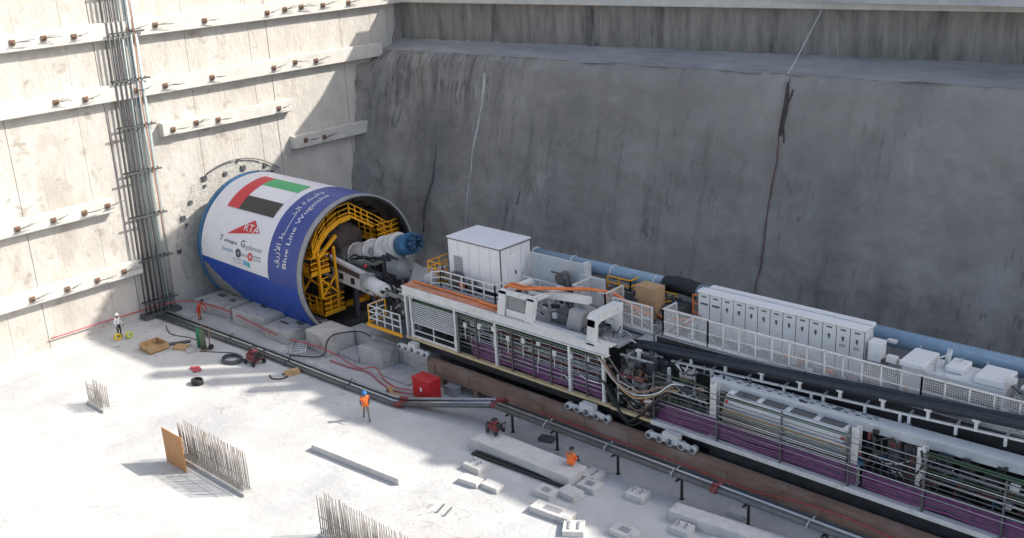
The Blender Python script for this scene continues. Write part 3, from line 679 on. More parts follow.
# portal frames
def slant(par, x, y, z0, z1, lean, wd=.55, m=M_white):
    b = MB(); b.prism_y([(x-wd/2,z0),(x+wd/2,z0),(x+wd/2+lean,z1),(x-wd/2+lean,z1)], y, y+.32); return b.build('portal_leg', m, par)
slant(g1,-38.35,NY+.02,5.51,7.0,.25); slant(g1,-36.3,NY+.02,5.51,6.95,.3)
b = MB(); b.box(-38.4,-35.75,NY+.02,NY+.34,6.8,7.02, bev=.02); b.prism_y([(-35.95,6.55),(-35.75,7.0),(-33.2,7.15),(-33.2,6.8)], NY+1.5, NY+1.85); b.bar((-38.1,NY+.2,6.9),(-38.1,41.2,6.9),.3,.22); b.bar((-35.9,NY+.2,6.9),(-35.9,41.2,6.9),.3,.22); b.build('portal_beam', M_white, g1)
b = MB(); b.box(-37.95,-36.55,NY+.16,NY+.24,5.95,6.75); b.build('glazed_panel', M_glass, g1)
b = MB(); b.box(-37.95,-36.55,NY+.10,NY+.28,5.52,5.94); b.build('portal_sill', M_white, g1)
slant(g1,-31.9,NY+.0,5.3,6.75,.12,.5)
b = MB(); b.prism_x([(NY,6.35),(NY,6.85),(NY+.25,7.05),(NY+2.3,7.05),(NY+2.3,6.6),(NY+.4,6.6)], -32.05, -31.45); b.box(-32.05,-31.5,NY+2.02,NY+2.3,D1,6.6); b.build('portal_beam', M_white, g1)
b = MB(); b.prism_y([(-34.3,5.40),(-33.3,5.40),(-33.1,6.45),(-34.0,6.55)], 39.7, 40.9); b.build('hopper', M_mgrey, g1)
b = MB(); b.box(-35.7,-34.4,40.0,41.2,5.37,5.9, bev=.04); b.build('motor_box', M_dgrey, g1)
b = MB(); b.box(-33.0,-32.2,39.6,40.4,5.37,5.7, bev=.03); b.build('motor_box', M_dgrey, g1)
b = MB(); b.box(-40.0,-36.1,43.3,43.42,D1,7.7); b.box(-36.1,-35.85,43.3,43.9,D1,7.72); b.box(-36.0,-34.2,43.0,43.1,D1,7.2); b.build('partition_panel', M_cab, g1)
railing([(-39.6,42.1,D1),(-36.4,42.1,D1)], 1.25, M_white, 'railing', g1, .035, 2, .45)
b = MB(); b.tube([(-38.6,41.6,5.9),(-36.8,41.6,5.95)], .16, 10); b.build('white_duct', M_white, g1)
b = MB(); b.box(-37.2,-36.6,42.4,43.0,D1,6.7, bev=.05); b.tube([(-36.9,42.3,6.9),(-36.9,42.9,6.9)], .35, 14); b.bar((-36.2,42.2,D1),(-36.2,42.2,7.3),.09); b.bar((-37.4,42.2,7.3),(-36.2,42.2,7.3),.09); b.build('winch', M_dgrey, g1)
mesh_fence((-35.2,41.4,D1+.25),(-32.9,41.4,D1+.25),1.55,g1); mesh_fence((-32.9,41.4,D1+.25),(-32.9,43.0,D1+.25),1.55,g1); mesh_fence((-35.2,41.4,D1+.25),(-35.2,43.0,D1+.25),1.55,g1)
deck([(-35.3,41.3),(-29.7,41.3),(-29.7,45.3),(-35.3,45.3)], D1+.26, .12, M_mgrey, g1, 'stair_deck')
mesh_fence((-32.4,41.4,D1+.26),(-29.8,41.4,D1+.26),1.45,g1,post=.65)
railing([(-34.6,43.8,D1+.3),(-33.0,43.8,D1+.3),(-33.0,44.6,D1+.3)], 1.5, M_yellow, 'railing', g1, .04, 3, .8)
railing([(-32.6,44.2,D1+.3),(-30.2,44.2,D1+.3)], 1.2, M_yellow, 'railing', g1, .035, 2, 1.2)
b = MB(); random.seed(5)
for q in range(16):
    x = random.uniform(-35,-30); b.box(x,x+random.uniform(.2,.7),42.8+random.random(),44+random.random()*.8,D1+.27,D1+.5+random.random()*.9)
b.build('equipment_boxes', M_dgrey, g1)

# equipment standing on the first platform
cb_ = thing('equipment_cabin', (-42.4, 42.3, D1), 'white panelled box cabin standing on the front platform', 'cabin')
b = MB(); b.box(-44.65,-40.25,40.98,43.6,D1+.22,8.42, bev=.02); b.build('body', M_box, cb_)
b = MB(); b.box(-44.7,-40.2,40.93,43.65,8.42,8.50); b.build('roof', M_wrap, cb_)
b = MB()
for x, y in ((-40.23,40.96),(-44.67,40.96),(-40.23,43.62)): b.box(x-.03,x+.03,y-.03,y+.03,D1+.2,8.42)
b.box(-44.67,-40.23,40.94,40.98,8.34,8.41); b.box(-40.25,-40.21,40.96,43.6,8.34,8.41); b.build('edge_trim', M_dgrey, cb_)
b = MB(); b.box(-44.65,-40.25,41.0,43.6,D1,D1+.22); b.build('base_frame', M_dark, cb_)
b = MB(); b.box(-44.15,-43.45,40.93,40.97,6.35,7.35); b.build('vent_hatch', M_mgrey, cb_)
b = MB()
for q in range(4): b.box(-44.65+.88*(q+1)-.008,-44.65+.88*(q+1)+.008,40.972,40.984,5.7,8.33)
for q in range(2): b.box(-40.252,-40.242,40.98+.87*(q+1)-.008,40.98+.87*(q+1)+.008,5.7,8.33)
b.build('panel_seam', M_mgrey, cb_)
b = MB(); b.box(-40.25,-40.22,41.5,42.3,5.75,7.75); dq = b.build('door', M_box, cb_); b = MB(); b.box(-40.22,-40.16,42.15,42.22,6.6,6.85); b.build('handle', M_ink, dq)
hose('orange_hose', [(-46.6,39.62,5.58),(-44.0,39.6,5.58),(-41.0,39.55,5.58),(-39.2,39.45,5.62),(-38.55,39.35,6.3),(-38.2,39.3,7.12),(-36.9,39.35,7.2),(-35.6,40.2,7.25),(-33.6,41.2,7.3),(-32.9,42.2,6.9),(-31.6,42.0,6.6),(-30.6,42.2,6.2)], .09, M_orange, 'long orange hose looping over the white portal on the front platform', 'hose')
hose('orange_hose', [(-40.6,39.4,5.60),(-39.6,39.35,5.62),(-38.9,39.3,5.8),(-38.3,39.6,7.1),(-37.0,39.7,7.18),(-35.4,40.5,7.2),(-33.8,41.6,7.15),(-33.4,42.4,6.4)], .08, M_orange, 'faded orange hose lying along the front platform side beam', 'hose')
ct = thing('cardboard_box', (-31.2, 43.2, D1+.26), 'large brown cardboard box standing on the platform deck', 'box')
b = MB(); b.box(-31.9,-30.6,42.8,43.7,D1+.27,7.45); b.build('carton', M_carton, ct)
b = MB(); b.box(-31.9,-30.6,43.2,43.3,7.451,7.456); b.box(-31.9,-31.87,42.795,43.7,7.44,7.47); b.build('tape', M_timb, ct)
# blue duct on the far side
dc = thing('ventilation_duct', (-28, 45.2, 5.4), 'pale blue ventilation duct with a black flexible joint along the far side', 'duct')
b = MB(); b.tube([(-42.5,44.9,6.9),(-31.4,44.9,7.0)], .42, 24); b.build('duct_tube', M_duct, dc)
b = MB(); n = 26; b.tube([(-31.4+2.2*q/n,44.9,7.0+.12*math.sin(q/n*math.pi)) for q in range(n+1)], [.43+.045*(q%2) for q in range(n+1)], 20); b.build('flexible_joint', M_black, dc)
b = MB(); b.tube([(-29.2,44.9,7.0),(-2,44.9,7.05)], .44, 24); b.build('duct_tube', M_duct, dc)
b = MB()
for x in range(-41,-2,3): b.tube([(x,44.9,6.95),(x+.08,44.9,6.95)], .47, 20)
b.build('hoop', M_mesh, dc)
b = MB()
for x in range(-41,-2,4): b.box(x-.1,x+.1,44.7,45.1,5.2,6.6)
b.build('duct_stand', M_dgrey, dc)

# ---- second platform
g2 = thing('trailing_platform', (-16, 42, 1.5), 'rear trailing platform with long white mesh fence and grey tanks', 'machine platform')
XE = -2.0
b = MB(); b.box(-28.4,XE,39.05,45.3,1.95,2.2); b.build('lower_deck', M_dgrey, g2)
b = MB(); b.box(-28.0,XE,38.72,39.05,2.0,2.24); b.build('deck_edge', M_white, g2)
b = MB(); b.box(-30.6,-28.0,38.74,39.0,2.05,2.2); b.build('yellow_edge', M_cream, g2)
b = MB(); b.box(-30.6,XE,39.0,39.3,1.55,1.95); b.box(-28.4,XE,44.6,44.9,1.55,1.95)
for q in range(13): b.box(-28.2+q*2,-27.9+q*2,39.3,44.6,1.6,1.95)
b.box(-24.6,XE,38.85,39.0,1.15,1.9); b.build('chassis', M_dark, g2)
b = MB(); b.box(-29.4,XE,41.3,45.3,5.55,5.68); b.build('upper_deck', M_mgrey, g2)
b = MB(); b.box(-29.4,XE,41.25,41.29,4.3,5.6); b.build('deck_skirt', M_dark, g2)
bogie(-28.0,-24.9,g2)
for x in (-27.9,-24.2,-20.8,-17.5,-14.2,-11,-7.5): post(x, NY+.02, 2.24, 4.85, M_dgrey, .08, g2)
for x in (-24.6,-17.4,-14.5,-8): post(x, NY+.3, 2.24, 5.0, M_white, .34, g2)
for x in (-26.6,-22.5,-16.5,-12.5): post(x, NY+2.6, 2.24, 5.6, M_mgrey, .5, g2)
random.seed(21)
pipe_bank(-27.8,-24.8,NY+.14,3.4,4.85,8,.03,[M_silver,M_green,M_dgrey],g2,'pipe_rack')
pipe_bank(-24.1,-17.6,NY+.06,3.35,4.9,7,.03,[M_silver,M_mesh,M_green],g2,'pipe_rack')
pipe_bank(-14.4,XE,NY+.10,3.3,4.9,8,.035,[M_dgrey,M_green,M_silver],g2,'pipe_rack')
pipe_bank(-24.0,-17.7,NY+.22,3.3,4.05,8,.04,[M_brown,M_mesh,M_timb,M_silver],g2,'pipe_rack')
pipe_bank(-24.0,-17.7,NY+.10,4.7,4.8,1,.05,[M_green],g2,'green_rail')
pipe_bank(-14.3,XE,NY+.4,4.75,4.85,2,.05,[M_green],g2,'green_rail')
pipe_bank(-27.8,-17.2,NY+.20,2.36,3.25,13,.036,[M_purple,M_dgrey,M_purple],g2,'purple_hose_bank',.03)
pipe_bank(-16.9,XE,NY+.20,2.36,3.2,13,.036,[M_purple,M_purple,M_dgrey],g2,'purple_hose_bank',.03)
pipe_bank(-27.8,XE,NY+.02,3.0,4.7,7,.018,[M_silver,M_mesh,M_dgrey],g2,'guard_rail')
b = MB(); b.box(-27.8,-24.9,NY+.5,NY+.6,2.24,2.9); b.build('red_plate', M_dred, g2)
def tank(x0, x1, par):
    y0 = NY+.32; P = [(y0,3.55),(y0,4.25),(y0+.12,4.52),(y0+.4,4.66),(y0+1.5,4.66),(y0+1.5,3.55)]
    b = MB(); b.prism_x(P, x0, x1); return b.build('tank', M_cab, par)
t0_ = tank(-24.0,-17.95,g2)
b = MB()
for k in range(4): b.box(-23.6+k*1.45,-22.6+k*1.45+.15,NY+.62,NY+1.7,4.664,4.69)
b.build('tank_cover', M_dgrey, t0_)
b = MB(); b.tube([(-18.05,NY+.3,4.3),(-17.9,NY+.3,4.3)], .07, 10); b.tube([(-23.85,NY+.29,4.35),(-23.85,NY+.32,4.35)], .08, 12); b.build('red_valve', M_red, t0_)
b = MB(); b.box(-18.6,-18.0,NY+.2,NY+.31,3.6,3.95); b.build('blue_pump', M_blued, g2)
b = MB()
for q in range(30):
    x = random.uniform(-28,-3); b.box(x,x+random.uniform(.3,1.2),NY+1.9+random.random(),NY+3.5,2.2,2.2+random.uniform(.8,2.6))
b.build('machinery', M_dark, g2)
b = MB(); random.seed(8)
for q in range(12):
    x = -14+q*.95; b.box(x,x+.6,NY+.8,NY+1.6,3.2+random.random()*.4,4.3+random.random()*.4)
b.build('rack_boxes', M_dark, g2)
b = MB(); random.seed(9)
for q in range(10):
    x = -16.6+q*.35; b.tube([(x,NY+.3,4.9),(x+.15,NY+.2,4.3),(x-.25,NY+.15,3.5),(x+.05,NY+.3,2.5)], .05, 6)
b.build('hanging_cables', M_black, g2)
# perforated canopy over the tanks
b = MB(); b.prism_y([(-25.2,4.72),(XE,5.25),(XE,5.33),(-25.2,4.80)], 39.95, 40.72); b.prism_y([(-25.2,4.40),(XE,4.93),(XE,5.35),(-25.2,4.82)], 39.87, 39.94); b.box(-25.3,-24.9,39.9,40.3,3.6,4.85, bev=.03); b.build('canopy', M_cab, g2)
b = MB()
for q in range(14):
    x = -24.6+q*.55; z = 4.80+.0228*(x+25.2)
    b.box(x,x+.22,40.3,40.38,z+.003,z+.012); b.box(x+.2,x+.42,40.55,40.63,z+.005,z+.014)
b.build('canopy_slot', M_dark, g2)
light_rail(-31.0,-28.9,g2,40.2,lambda x: 4.55); light_rail(-28.2,XE,g2,40.85,lambda x: 4.64+.061*(x+28.8),wy=.5)
b = MB()
for x in (-29.7,-27.9): b.bar((x,40.2,2.2),(x,40.2,4.6),.14)
for x in (-26.8,-23.8,-20.4,-16.2): b.bar((x,40.85,3.2),(x,40.85,4.7+.06*(x+28)),.12)
b.build('rail_post', M_white, g2)
FD = 5.68
mesh_fence((-29.1,41.4,FD+.05),(-26.4,41.4,FD+.05),1.45,g2,post=.9); mesh_fence((-26.4,41.4,FD+.05),(-15.6,41.4,FD+.05),1.40,g2,post=.9); mesh_fence((-15.6,41.4,FD+.05),(-7.5,41.4,FD+.05),1.40,g2,post=1.0); mesh_fence((-29.1,41.4,FD+.05),(-29.1,42.6,FD+.05),1.4,g2)
railing([(-29.0,44.0,FD),(-27.9,44.0,FD)], 1.5, M_orange, 'railing', g2, .04, 2, .5)
b = MB(); b.box(-28.9,-28.2,42.3,42.9,FD+.5,FD+.56); b.bar((-28.8,42.0,FD+.1),(-27.6,42.6,FD+1.1),.3,.1); b.box(-28.2,-27.9,43.2,43.7,FD,6.7); b.build('folded_hose_tray', M_copper, g2)
b = MB(); b.box(-28.4,-27.7,42.2,42.9,FD+.6,FD+.66); b.build('paper_roll', M_wrap, g2)
# cabinets
kb = thing('electrical_cabinet', (-23.3, 43, FD), 'long row of pale grey switchgear cabinets behind the mesh fence', 'cabinet')
X0c, X1c, ZT = -27.75, -18.8, 8.02
b = MB(); b.box(X0c,X1c,42.6,43.5,FD,ZT, bev=.015); b.build('housing', M_cab, kb)
b = MB(); b.box(X0c-.05,X1c+.05,42.55,43.1,ZT,ZT+.10); b.box(X0c+.3,X1c+.08,43.15,43.55,ZT,ZT+.16); b.build('roof', M_box, kb)
nd = 13; wd = (X1c-X0c)/nd
for k in range(nd):
    x = X0c+k*wd; b = MB(); b.box(x+.02,x+wd-.02,42.565,42.60,FD+.15,ZT-.06, bev=.006); d_ = b.build('door', M_cab, kb)
    b = MB()
    if k > 1: b.box(x+wd*.42,x+wd*.58,42.54,42.564,7.36,7.52); b.box(x+wd*.46,x+wd*.54,42.545,42.564,7.28,7.36)
    else: b.box(x+.15,x+wd-.1,42.55,42.564,7.4,7.5)
    b.build('handle', M_ink, d_)
    b = MB(); b.box(x+wd*.3,x+wd*.7,42.555,42.566,7.80,7.88); b.build('name_plate', M_dgrey, d_)
b = MB()
for k in range(nd+1): x = X0c+k*wd; b.box(x-.015,x+.015,42.585,42.604,FD+.12,ZT-.02)
b.build('door_seam', M_dgrey, kb)
b = MB()
for k in (11,12):
    x = X0c+k*wd
    for q in range(3): b.box(x+.2+.1*q,x+.24+.1*q,42.55,42.564,7.0,7.15)
b.build('vent_slots', M_dgrey, kb)
b = MB(); b.box(X1c+.12,X1c+.75,42.7,43.3,6.6,7.55, bev=.03); b.build('side_box', M_box, kb)
b = MB(); b.box(X0c,X0c-.02,42.7,43.4,FD,ZT); b.build('end_panel', M_white, kb)
hp = thing('cooling_unit', (-15.5, 43, FD), 'white topped cooling unit with louvred sides beyond the cabinets', 'cooling unit')
b = MB(); b.box(-16.9,-12.5,42.3,44.0,FD,6.95, bev=.03); b.build('housing', M_cab, hp)
b = MB(); b.box(-17.0,-15.9,42.25,44.05,6.95,7.2, bev=.03); b.box(-15.2,-14.4,42.8,43.9,6.95,7.25, bev=.05); b.box(-13.8,-12.5,42.4,43.9,6.95,7.3, bev=.05); b.build('top_cover', M_box, hp)
b = MB()
for q in range(8): b.box(-15.8,-12.6,42.26,42.30,5.85+.12*q,5.91+.12*q)
b.build('louvre', M_dgrey, hp)
b = MB(); b.tube([(-15.5,42.5,7.0),(-15.5,42.5,7.6),(-14.9,42.6,7.9)], .05, 6); b.tube([(-15.3,43.3,7.0),(-15.2,43.3,7.8)], .12, 8); b.build('pipework', M_mesh, hp)
hp2 = thing('pump_unit', (-9.5, 43, FD), 'grey boxed pump unit at the right end of the rear platform', 'pump')
b = MB(); b.box(-11.8,-7.2,42.4,44.0,FD,7.2, bev=.05); b.build('housing', M_mgrey, hp2)
b = MB(); b.box(-11.9,-7.1,42.35,44.05,7.2,7.3); b.tube([(-10.5,43.2,7.3),(-10.5,43.2,7.8)], .35, 16); b.build('lid', M_cab, hp2)
# black cable bundle running along the top
for q in range(4):
    dy, dz = ((0,0),(.24,.05),(.12,.22),(-.16,.16))[q]
    hose('cable_bundle', [(x, 41.0+dy+.05*nz(x,q), 4.45+.075*(x+32)+.28*min(1,max(0,(x+33)/3))+dz+.05*nz(x,q+5)) for x in [-32.8+1.7*k for k in range(19)]], .17, M_navy, ['thick black cable nearest the camera rail in the bundle below the mesh fence','thick black cable at the back of the bundle close under the mesh fence','thick black cable riding on top of the bundle below the mesh fence','thick black cable on the front shoulder of the bundle below the mesh fence'][q], 'cable', 'black cables below the mesh fence', n=8)
# hoses sagging between the two platforms
sag = [(-31.2,-27.4,4.7,4.2,3.5,.055,M_brown),(-31.1,-27.2,4.5,4.0,3.15,.05,M_timb),(-31.0,-27.6,4.9,4.3,3.75,.05,M_dgrey),(-31.0,-27.0,4.2,3.8,2.7,.06,M_black),(-31.0,-27.8,3.4,3.2,1.75,.07,M_black),(-31.1,-27.6,3.2,3.0,1.5,.07,M_black),(-30.9,-27.9,3.0,2.9,1.6,.06,M_navy),(-30.8,-27.5,4.0,3.5,2.3,.05,M_brown),(-31.2,-26.8,4.6,4.5,3.4,.045,M_mesh)]
SAGL = ['brown hose sagging highest across the gap between the platforms','pale tan hose sagging across the gap between the platforms','grey hose slung tightest and highest across the platform gap','black hose hanging mid height across the platform gap','black hose looping low at the left of the platform gap','lowest black hose looping down to the yellow edge in the gap','dark navy hose looping low in the platform gap','brown hose hanging deep behind the tan one in the gap','shiny pale hose sagging to the rear platform in the gap']
for q, (a, e, za, ze, zm, r, m) in enumerate(sag):
    y = NY+.12*(q % 4); hose('connecting_hose', [(a-.6,y+.2,za+.05),(a,y,za),(a+.9,y-.1,(za+zm*2)/3),((a+e)/2,y-.15,zm),(e-.9,y-.1,(ze+zm*2)/3),(e,y,ze),(e+.6,y+.2,ze+.05)], r, m, SAGL[q], 'hose', 'hoses slung between the platforms', n=7)
b = MB(); random.seed(31)
for q in range(16):
    x = random.uniform(-30.5,-28.2); y = random.uniform(39.3,41); b.box(x,x+.5,y,y+.4,random.uniform(2.3,4),random.uniform(3,4.6))
b.box(-30.6,-28.4,39.1,44,1.75,1.95)
b.build('gap_machinery', M_dgrey, g2)
b = MB(); b.box(-30.2,-29.2,40.0,40.3,3.0,3.9); b.build('red_bracket', M_dred, g2)
b = MB()
for x in (-30.4,-29.4,-28.7): b.bar((x,39.2,2.2),(x,39.2,3.9),.09); 
b.bar((-30.6,39.2,3.6),(-28.4,39.2,3.2),.08); b.bar((-30.6,39.25,2.9),(-28.4,39.25,2.6),.08); b.build('white_frame', M_white, g2)

# small cables, brackets, boxes and hoses all over both platforms
def clutter(par, x0, x1, y0, y1, z0, z1, n, seed, mats, name, smax=.5):
    random.seed(seed); b = MB()
    for q in range(n):
        x = random.uniform(x0,x1); y = random.uniform(y0,y1); z = random.uniform(z0,z1); m = random.randrange(len(mats)); k = random.random()
        if k < .35: s = random.uniform(.08,smax); b.box(x,x+s,y,y+s*.6,z,z+random.uniform(.06,smax*.8), m)
        elif k < .7:
            L = random.uniform(.4,1.8); b.tube([(x,y,z),(x+L*.3,y-.06,z-random.uniform(0,.4)),(x+L*.7,y-.04,z-random.uniform(0,.5)),(x+L,y,z+random.uniform(-.3,.2))], random.uniform(.02,.045), 5, m)
        elif k < .85: b.bar((x,y,z),(x,y,z-random.uniform(.3,1.1)), random.uniform(.03,.07), None, m)
        else: b.tube([(x,y,z),(x+random.uniform(.15,.5),y,z)], random.uniform(.06,.16), 10, m)
    return b.build(name, mats, par)
CM = [M_dgrey, M_mesh, M_black, M_white, M_brown, M_dark]
clutter(g1,-42,-31.2,NY+.12,NY+.5,2.9,4.7,90,51,CM,'loose_fittings',.32)
clutter(g1,-46,-42.4,NY+.5,NY+1.4,2.3,4.6,30,52,CM,'loose_fittings',.4)
clutter(g1,-38,-31,39.8,41.2,5.45,5.9,40,53,[M_dgrey,M_mesh,M_black,M_cab,M_dark],'deck_fittings',.5)
clutter(g1,-46.4,-41,40.9,44,5.45,6.2,36,54,[M_dgrey,M_mesh,M_yellow,M_cab,M_orange],'deck_fittings',.35)
clutter(g1,-40,-30,43.5,44.4,5.8,7.1,70,55,[M_dark,M_blued,M_green,M_dgrey,M_yellow,M_black],'far_fittings',.6)
clutter(g1,-35.2,-30,41.7,42.9,5.7,6.5,40,56,[M_orange,M_dgrey,M_mesh,M_cab,M_dark],'deck_fittings',.35)
clutter(g1,-49,-46.6,38.9,41.5,2.4,5.0,50,57,[M_dgrey,M_mesh,M_black,M_dark,M_white],'coupling_fittings',.45)
clutter(g2,-30.6,-28.2,NY-.02,NY+1.2,2.2,4.5,110,58,[M_dgrey,M_mesh,M_black,M_brown,M_dark,M_dred,M_black],'gap_fittings',.35)
clutter(g2,-27.8,-24.8,NY+.3,NY+1.4,2.4,4.6,50,59,CM,'loose_fittings',.4)
clutter(g2,-17.6,XE,NY+.2,NY+1.2,2.6,4.8,150,60,[M_dgrey,M_black,M_dark,M_black,M_mesh,M_dred,M_blued],'loose_fittings',.4)
clutter(g2,-29,-16,41.6,42.4,5.7,6.0,40,61,[M_dgrey,M_mesh,M_orange,M_cab,M_dark],'deck_fittings',.4)
clutter(g2,-18.3,-7,42.0,44,6.0,7.4,60,62,[M_dgrey,M_mesh,M_cab,M_white,M_yellow],'far_fittings',.5)
clutter(g2,-30.5,-10,40.2,41.0,4.5,5.0,60,63,[M_dgrey,M_black,M_dark,M_mesh],'tray_fittings',.3)
clutter(g2,-24,-18,NY+.3,NY+.5,3.4,4.0,30,64,CM,'loose_fittings',.25)

# ------------------------------------------------------------------ rail beams under the platforms
for yb, lab in ((38.05,'rusty brown running beam on short posts along the near side of the machine'),(44.7,'rusty brown running beam hidden along the far side of the machine')):
    rb = thing('running_beam', (-22, yb+.25, 0), lab, 'rail beam')
    b = MB(); b.box(-44.0,XE,yb,yb+.62,1.34,1.44); b.box(-44.0,XE,yb,yb+.62,.62,.72); b.box(-44.0,XE,yb+.06,yb+.56,.72,1.34); b.box(-44.0,XE,yb+.25,yb+.37,1.44,1.5)
    for q in range(14): b.box(-43.5+q*2.9,-43.44+q*2.9,yb+.012,yb+.07,.72,1.34)
    b.build('beam', M_brown, rb)
    x = -43
    while x < XE:
        b = MB(); b.box(x-.14,x+.14,yb+.1,yb+.45,.03,.62); b.box(x-.3,x+.3,yb,yb+.55,0,.03); b.build('post', M_brown, rb); x += 2.9
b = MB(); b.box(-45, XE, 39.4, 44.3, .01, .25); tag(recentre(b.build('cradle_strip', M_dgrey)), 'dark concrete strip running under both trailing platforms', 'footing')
# ------------------------------------------------------------------ cradle blocks and plinths beside the shield
def block(name, poly, z0, z1, label, m=M_block, cat='block', group=None, bev=.04, extra=None):
    b = MB(); b.prism(poly, z0, z1)
    if bev: bmesh.ops.bevel(b.bm, geom=list(b.bm.edges), offset=bev, segments=1, affect='EDGES')
    if extra: extra(b)
    return tag(recentre(b.build(name, [m, M_dgrey, M_dred], None)), label, cat, group)
def pads(*ps):
    def f(b):
        for x, y, z, w_, d_ in ps: b.box(x-w_/2, x+w_/2, y-d_/2, y+d_/2, z-.05, z+.07, 1)
    return f
block('cradle_block', [(-67.2,36.0),(-63.5,36.55),(-63.3,39.6),(-67.2,39.6)], 0, .98, 'long dirty cradle block under the front of the shield nearest the end wall', extra=pads((-66,37.6,.98,.7,.3),(-64.4,37.5,.98,.5,.3),(-65.2,38.4,.98,.4,.6)))
block('cradle_block', [(-62.6,36.2),(-59.05,36.5),(-58.9,39.6),(-62.6,39.6)], 0, 1.15, 'tall dirty cradle block under the middle of the blue drape', extra=pads((-61,37.9,1.15,.6,.3)))
block('cradle_block', [(-58.7,36.2),(-56.1,36.2),(-55.9,39.6),(-58.7,39.6)], 0, .86, 'low cradle block below the hanging end of the blue drape', extra=pads((-57.8,37.3,.86,.8,.2),(-56.8,37.9,.86,.6,.3)))
block('plinth_block', [(-54.6,36.75),(-52.12,36.55),(-51.95,38.8),(-54.5,38.8)], 0, 1.37, 'big square concrete plinth under the open tail of the shield')
block('plinth_block', [(-49.8,37.35),(-47.72,37.5),(-47.6,38.85),(-49.8,38.85)], 0, 1.23, 'square concrete plinth between the big plinth and the red cabinet')
block('plinth_wall', [(-52.6,38.9),(-45.0,38.9),(-45.0,40.0),(-52.6,40.0)], 0, 1.25, 'long low concrete plinth wall behind the square plinths below the yellow step', cat='low wall')
block('floor_step', [(-51.9,37.3),(-49.9,37.3),(-49.9,38.87),(-51.9,38.87)], 0, .25, 'thin concrete step between the two square plinths', cat='step')
block('floor_step', [(-47.55,36.9),(-44.6,36.9),(-44.6,38.0),(-47.55,38.0)], 0, .16, 'thin concrete step left of the red cabinet', cat='step')
# ladder frames lying by the third cradle block
for q in range(4):
    o = thing('scaffold_frame', (-55.2+.3*q, 36.1-.05*q, .05+.13*q), ['grey scaffold frame at the bottom of the pile beside the cradle blocks','second scaffold frame up in the pile beside the cradle blocks','third scaffold frame up in the pile beside the cradle blocks','topmost scaffold frame of the pile beside the cradle blocks'][q], 'scaffold frame', 'scaffold frames piled by the shield', rad(20+9*q))
    b = MB()
    for s in (-.55,.55): b.tube([(s*.9,-1.0,0),(s*.9,1.0,.1)], .035, 6)
    me_p = o.location; 
    for v in b.bm.verts: v.co = Matrix.Rotation(o.rotation_euler.z,3,'Z') @ v.co + o.location
    b.build('side_tube', M_mesh, o)
    b = MB()
    for k in range(6): b.tube([(-.5,-.9+.36*k,.01*k),(.5,-.9+.36*k,.01*k)], .025, 6)
    for v in b.bm.verts: v.co = Matrix.Rotation(o.rotation_euler.z,3,'Z') @ v.co + o.location
    b.build('rung', M_mesh, o)

# ------------------------------------------------------------------ pipes along the floor
random.seed(2)
PL = [(0,.16,.13,M_dgrey,'dark grey pipe nearest the camera in the bundle along the pit floor'),(.34,.16,.11,M_silver,'pale metal pipe second in the bundle along the pit floor'),(.62,.16,.14,M_black,'black pipe furthest back in the bundle along the pit floor'),(.46,.38,.085,M_mgrey,'pale metal pipe riding on top of the floor pipe bundle')]
for dy, z, r, m, lab in PL:
    p = thing('service_pipe', (-55, 34.2+dy, 0), lab, 'pipe', 'pipes of the floor bundle')
    P = [(-68.3,33.5+dy*1.5,z),(-64,33.75+dy*1.3,z),(-57.8,34.1+dy,z),(-49.1,34.3+dy,z),(-43.6,34.5+dy,z),(-42.8,34.65+dy,z+.05)]
    b = MB(); b.tube(P, r, 12); b.tube([P[-1],(-36.6,36.35+dy,z+1.2 if z<.3 else 1.55)], r, 12); b.build('pipe_tube', m, p)
    b = MB(); b.tube([(-43.15,34.58+dy,z+.01),(-42.6,34.72+dy,z+.06)], r+.04, 14); b.build('red_coupling', M_dred, p)
    b = MB(); b.tube([(-36.95,36.3+dy,(z+1.2 if z<.3 else 1.55)-.04),(-36.45,36.37+dy,z+1.2 if z<.3 else 1.56)], r+.04, 14); b.build('red_coupling', M_dred, p)
    b = MB()
    for t in (-60,-53.5,-47.5): b.tube([(t,34.0+dy*1.1+(t+60)*.027,z),(t+.12,34.0+dy*1.1+(t+60)*.027,z)], r+.035, 12)
    b.build('flange', M_dgrey, p)
EL = [(0,1.36,.125,M_dgrey,'dark grey pipe at the front of the raised pipe run on posts'),(.27,1.36,.11,M_mgrey,'shiny pale pipe in the middle of the raised pipe run'),(.55,1.36,.125,M_navy,'dark grey pipe at the back of the raised pipe run beside the brown beam'),(.14,1.55,.06,M_silver,'thin shiny pipe riding on top of the raised pipe run')]
for dy, z, r, m, lab in EL:
    p = thing('raised_pipe', (-20, 36.5+dy, 0), lab, 'pipe', 'pipes of the raised run')
    b = MB(); b.tube([(-36.5,36.22+dy,z),(XE,36.35+dy,z)], r, 12); b.build('pipe_tube', m, p)
    for x in (-22.8,-8.0):
        b = MB(); b.tube([(x,36.22+dy,z),(x+.3,36.22+dy,z)], r+.04, 14); b.build('red_coupling', M_dred, p)
    b = MB()
    for x in (-33,-29,-25,-18,-14): b.tube([(x,36.22+dy,z),(x+.07,36.22+dy,z)], r+.035, 12)
    b.build('flange', M_mgrey, p)
